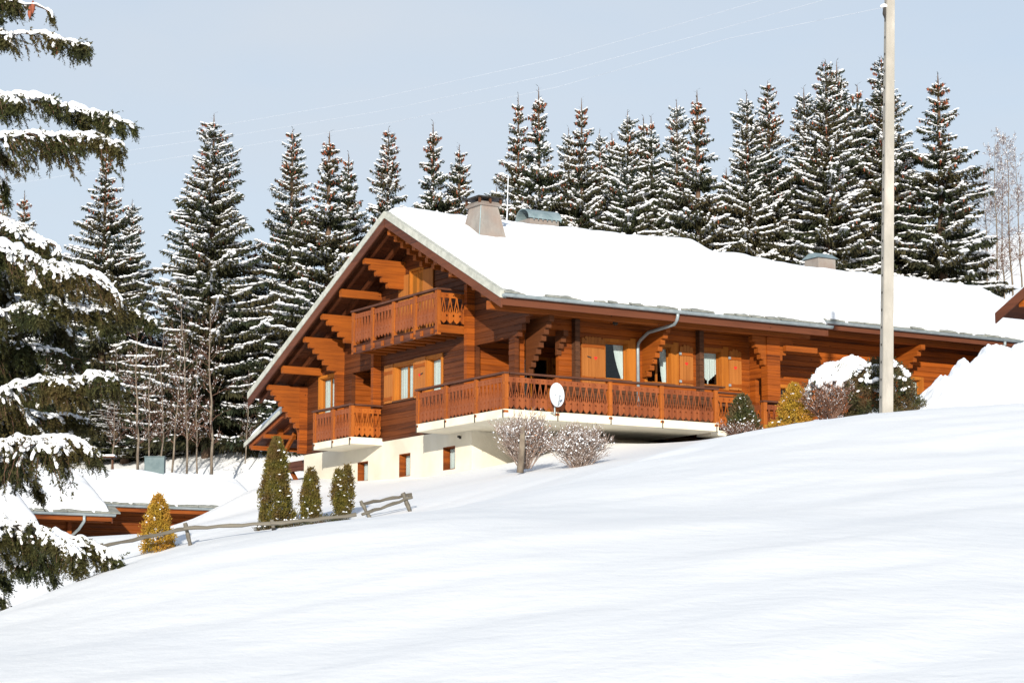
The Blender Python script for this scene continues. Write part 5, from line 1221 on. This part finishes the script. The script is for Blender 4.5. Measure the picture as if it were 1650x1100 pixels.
# ================================================================ near spruce at the left edge
D0 = 20.0; tx = P(-255, 500, D0).x; tg = gz(tx, D0); NS = empty('near_spruce', (tx, D0, tg), 0, 'big foreground spruce at the left edge, drooping snow-loaded boughs reaching into the picture', 'tree')
NL = np.array([tx, D0, tg])
mb = MB(); mb.tube([(0,0,-.5),(0,0,1.5),(.03,0,3),(0,.03,5.5),(0,0,8)], [.24,.21,.17,.11,.02], 12); mb.build('trunk', M['bark'], NS, smooth=True)
def near_branch(pts_px, seed, width=.30, hang=.34, dens=1.0, snow=1.0, tipbare=0.0, nsub=None):
    """one bough: a spine through surveyed points, forked side boughs, hanging twigs clothed in needles, patchy snow load"""
    rg = np.random.default_rng(seed); q = np.array([list(P(*p)) for p in pts_px])-NL
    q = np.vstack([np.array([0, 0, q[0][2]+rg.uniform(-.05, .15)]), q])
    seg = np.linalg.norm(np.diff(q, axis=0), axis=1); cum = np.concatenate([[0], np.cumsum(seg)]); L = cum[-1]
    n = int(L/.02); s = np.linspace(0, L, n); C = np.stack([np.interp(s, cum, q[:, i]) for i in range(3)], 1)
    for _ in range(8): C[1:-1] = (C[:-2]+2*C[1:-1]+C[2:])/4
    C[:, 2] += .014*np.sin(s*9+seed)+.008*np.sin(s*23+seed*2)
    K = Acc(); Tw = Acc(); Sn = Acc(); root = MB()
    spines = [(C, width, hang, 1.0, .030)]
    T0 = norm(np.gradient(C, axis=0)); B0 = norm(np.cross(T0, [0, 0, 1.0]))
    ns_ = int(L*3.2) if nsub is None else nsub
    for k in range(ns_):
        u = rg.uniform(.30, .93); i = int(u*(n-1)); sg = -1 if k % 2 else 1; Ls = rg.uniform(.35, .75)*(1.25-u)*(width/.32+.2); m = max(int(Ls/.02), 8)
        d = norm(T0[i]*rg.uniform(.7, 1.1)+B0[i]*sg*rg.uniform(.35, .9)+np.array([0, 0, rg.uniform(-.25, .12)])); p = C[i].copy(); path = []
        for j in range(m): path.append(p.copy()); d = norm(d+np.array([0, 0, -.020])+rg.normal(size=3)*.012); p = p+d*Ls/m
        spines.append((np.array(path), width*.55, hang*rg.uniform(.5, .9), .62, .010))
    SB = []; SD = []; SL = []
    for C, width_, hang_, ks, rad0 in spines:
        n = len(C); T = norm(np.gradient(C, axis=0)); B = norm(np.cross(T, [0, 0, 1.0])); L = n*.02; s = np.linspace(0, L, n)
        root.tube([tuple(C[i]) for i in range(0, n, 5)]+[tuple(C[-1])], list(np.maximum(rad0*(1-s[::5]/L*.86), .003))+[.002], 6)
        nlat = int(L*42*dens); sl = np.sort(rg.uniform((.10 if ks == 1 else .15)*L, L, nlat)); sd_ = int(rg.integers(1, 999))
        cl = vnoise(sl*3.6+sd_, sl*0, seed); cl2 = vnoise(sl*9+sd_, sl*0, seed+1)
        for k, u in enumerate(sl):
            i = min(int(u/L*(n-1)), n-1); t = u/L; sg = -1 if k % 2 else 1
            if cl2[k] < .26 and rg.random() < .7: continue
            ll = width_*(1.12-t)**.7*rg.uniform(.4, 1.2); hl = hang_*(1.1-t)**.5*(.22+1.25*cl[k]**1.3+.25*cl2[k])*rg.uniform(.5, 1.2)
            if rg.random() < .4: sg *= .25
            d = norm(T[i]*rg.uniform(.3, .9)+B[i]*sg*rg.uniform(.6, 1.1)+np.array([0, 0, rg.uniform(-.45, 0)]))
            m = 6; p = C[i].copy(); path = [p.copy()]
            for j in range(m):
                f = j/m; dd = norm(d*(1-f)+np.array([T[i][0]*.25, T[i][1]*.25, -1.0])*(f*1.15)+rg.normal(size=3)*.13); p = p+dd*(ll+hl)/m*.8; path.append(p.copy())
            path = np.array(path); rr = .005*(1-np.linspace(0, .7, m+1)); gr = norm(np.gradient(path, axis=0)); s_ = norm(np.cross(gr, [.3,.9,.2])); u_ = norm(np.cross(s_, gr))
            V = np.stack([path+s_*rr[:, None], path+(-s_*.5+u_*.8)*rr[:, None], path+(-s_*.5-u_*.8)*rr[:, None]], 1).reshape(-1, 3)
            Tw.add(V, np.array([[a*3+b, a*3+(b+1) % 3, (a+1)*3+(b+1) % 3, (a+1)*3+b] for a in range(m) for b in range(3)]))
            for j in range(m+1):
                loc = norm(path[min(j+1, m)]-path[max(j-1, 0)]); SB.append(path[j]); SD.append(loc+rg.normal(size=3)*.14); SL.append(rg.uniform(.05, .10))
                if rg.random() < .8:
                    sd = norm(loc+norm(rg.normal(size=3))*1.0+np.array([0, 0, -.3])); SB.append(path[j]); SD.append(sd); SL.append(rg.uniform(.05, .13)*(1.1-.5*j/m))
            if rg.random() < .75*snow:
                e = int(rg.integers(2, 6)); e = min(e, m+1); c = path[:e]+np.array([0, 0, .016]); dd = gr[:e]
                V, Fc = blobs(c, dd, rg.uniform(.022, .052, e), rg.uniform(.012, .030, e), rg.uniform(.009, .022, e), rg, ICV, ICF, .2); Sn.add(V, Fc)
        if snow > 0:
            ii = np.arange(int(n*.06), int(n*(1-tipbare))); m_ = len(ii); sn_ = s[ii]
            w1 = (vnoise(sn_*4.0+sd_, sn_*0, seed)*.42+vnoise(sn_*13+sd_, sn_*0, seed+1)*.33+vnoise(sn_*31+sd_, sn_*0, seed+4)*.25)
            fall = np.clip((L-sn_)/.3, .12, 1)**.6
            wd = (.007+.078*w1)*fall*min(1.25, snow)*ks; ht = (.003+.044*w1)*fall*snow*ks
            kk = np.where(vnoise(sn_*3.1+sd_, sn_*0, seed+7) < .36, .10, 1.0); kk = np.convolve(np.pad(kk, 3, mode='edge'), np.ones(7)/7, 'valid'); wd = wd*kk; ht = ht*kk
            k = 14; ang = 2*PI*np.arange(k)/k; cx = np.cos(ang); cz = np.sin(ang)
            nz_ = 1+.75*(vnoise(np.repeat(sn_[:, None]*24, k, 1), np.tile(ang[None]*1.5, (m_, 1))+40+sd_, seed+2)-.5)
            off = np.where(cz > 0, 1.0, .35); sway = (vnoise(sn_*5, sn_*0+sd_, seed+9)-.5)*.05
            V = C[ii][:, None]+B[ii][:, None]*((cx[None]*wd[:, None]*nz_)+sway[:, None])[..., None]+np.array([0, 0, 1.0])*(cz[None]*off[None]*ht[:, None]*nz_+ht[:, None]*.2+.004)[..., None]
            a = (np.arange(m_-1)[:, None]*k+np.arange(k)[None]).ravel(); b_ = (np.arange(m_-1)[:, None]*k+(np.arange(k)[None]+1) % k).ravel()
            Sn.add(V.reshape(-1, 3), np.stack([a, b_, b_+k, a+k], -1))
            q_ = int(L*60*min(snow, 1.2)); idx = rg.integers(int(n*.06), n-1, q_); lat = rg.normal(size=q_)*width_*.26
            c = C[idx]+B[idx]*lat[:, None]+np.array([0, 0, 1.0])*(.015-np.abs(lat)*.35)[:, None]; sz = np.clip((L-s[idx])/.4, .25, 1)
            V, Fc = blobs(c, T[idx]+B[idx]*(lat*4)[:, None], rg.uniform(.015, .06, q_)*sz, rg.uniform(.010, .036, q_)*sz, rg.uniform(.008, .024, q_)*sz, rg, ICV, ICF, .22); Sn.add(V, Fc)
    br = root.build('branch', M['bark'], NS, smooth=True)
    sb = np.array(SB); sd = norm(np.array(SD)); sL = np.array(SL); ns = len(sb); R_ = 20
    f = np.tile(np.linspace(0, 1, R_), ns); b = np.repeat(sb, R_, 0)+np.repeat(sd, R_, 0)*(np.repeat(sL, R_)*f)[:, None]
    rnd = rg.normal(size=b.shape); ax_ = np.repeat(sd, R_, 0); rad = norm(rnd-ax_*(rnd*ax_).sum(1)[:, None]); d = ax_*.8+rad*1.0
    V, Fq = kites(b, d, np.cross(d, rad+rnd*.3), rg.uniform(.015, .025, len(b)), rg.uniform(.007, .012, len(b))); K.add(V, Fq)
    K.make('needles', M['needle_near'], br); Tw.make('twigs', M['twig'], br)
    if Sn.n: Sn.make('branch_snow', M['tuft_snow'], br, True)['kind'] = 'stuff'
    return br
BRS = [
 ([(-130,430,21.4),(0,470,21.2),(60,500,21.1),(110,540,21.0)], .4, .45, 1.0, .35), ([(-130,520,21.6),(0,540,21.4),(70,530,21.3),(120,560,21.2)], .4, .45, 1.0, .5),
 ([(-130,590,21.4),(0,600,21.2),(60,640,21.1),(120,650,21.0)], .4, .45, 1.0, .35), ([(-130,670,21.2),(0,680,21.0),(50,690,20.9),(90,720,20.8)], .4, .45, 1.0, .35),
 ([(-130,370,21.2),(0,400,21.0),(50,430,20.9),(80,450,20.9)], .35, .4, .9, .5),
 ([(-120,-10,20.2),(0,-2,20.0),(60,8,19.9),(84,22,19.9)], .20, .26, .8, .5),
 ([(-120,30,20.4),(0,50,20.2),(70,57,20.0),(110,66,20.0),(146,72,19.9)], .2, .26, .8, .9),
 ([(-120,130,20.0),(0,150,19.8),(70,160,19.8),(140,178,19.7),(212,203,19.6)], .26, .26, 1.0, 1.25),
 ([(-120,190,19.8),(0,222,19.6),(80,215,19.6),(140,218,19.5),(194,232,19.5)], .3, .40, 1.2, 1.25),
 ([(-130,200,20.6),(-40,255,20.4),(0,290,20.3),(14,325,20.3)], .14, .2, .8, .3),
 ([(-120,330,20.2),(0,352,20.0),(45,372,19.9),(100,400,19.9),(88,410,19.9)], .30, .40, 1.1, 1.1),
 ([(-130,330,19.4),(0,388,19.2),(60,420,19.1),(120,436,19.0),(165,452,19.0),(196,486,19.0)], .40, .42, 1.3, 1.6),
 ([(-120,400,20.9),(0,440,20.6),(60,432,20.5),(118,470,20.4)], .36, .42, 1.1, 1.2),
 ([(-120,470,19.7),(0,500,19.5),(60,489,19.4),(140,494,19.3),(200,500,19.3),(246,512,19.2)], .30, .34, 1.25, 1.35),
 ([(-120,560,20.7),(0,560,20.5),(80,560,20.3),(130,580,20.2)], .32, .42, 1.1, .55),
 ([(-120,600,19.8),(0,628,19.6),(50,618,19.6),(110,608,19.5),(160,608,19.4),(198,628,19.4)], .36, .44, 1.3, 1.5),
 ([(-120,650,20.5),(0,660,20.3),(60,668,20.2),(120,668,20.2),(150,690,20.1)], .32, .42, 1.1, .8),
 ([(-120,690,19.6),(0,715,19.5),(60,705,19.4),(110,708,19.3),(156,728,19.3)], .36, .46, 1.3, 1.45),
 ([(-120,740,20.4),(0,750,20.2),(50,760,20.1),(70,800,20.1)], .24, .3, .9, .4),
 ([(-120,790,19.2),(0,838,19.1),(60,852,19.0),(120,865,18.9),(165,886,18.9),(198,906,18.9)], .40, .42, 1.3, 1.5),
 ([(-120,840,19.8),(-20,880,19.7),(40,900,19.6),(92,925,19.6)], .34, .36, 1.1, 1.0),
 ([(-120,870,19.4),(-30,925,19.3),(0,955,19.3),(14,985,19.3)], .16, .2, 1.0, .5),
]
for k, (pp, wd, hg, de, sn) in enumerate(BRS): near_branch(pp, 200+k*7, wd, hg, de, sn, tipbare=.06 if k in (1, 8) else .0)
# boughs on the far side of the trunk, out of the frame
rgf = np.random.default_rng(4)
for k in range(6):
    z = tg+1.2+k*.95; az = PI*.5+rgf.uniform(0, PI); Lb = 2.0
    pts = [(0, 0, 0)]
    def inv(v):   # back to survey form
        d = v.y; cz = (v.z/d); th_ = math.atan(cz)-PITCH; b = math.tan(th_); k_ = d/(cP-b*sP); return (825+F_PX*v.x/k_, 550-F_PX*b, d)
    near_branch([inv(Vector((tx+math.cos(az)*r, D0+math.sin(az)*r, z-.25*r))) for r in (.7, 1.3, Lb)], 900+k, .3, .35, .5, 1.0)
# three cones on the top boughs
for px, py in ((53, 12), (92, 78), (48, 20)):
    c = P(px, py, 19.9)-Vector(NL); mb = MB(); mb.tube([c+Vector((0,0,.06)), c+Vector((0,0,.03)), c, c-Vector((0,0,.035)), c-Vector((0,0,.06))], [.006,.017,.02,.015,.004], 8); mb.build('cone', M['cone'], NS, smooth=True)
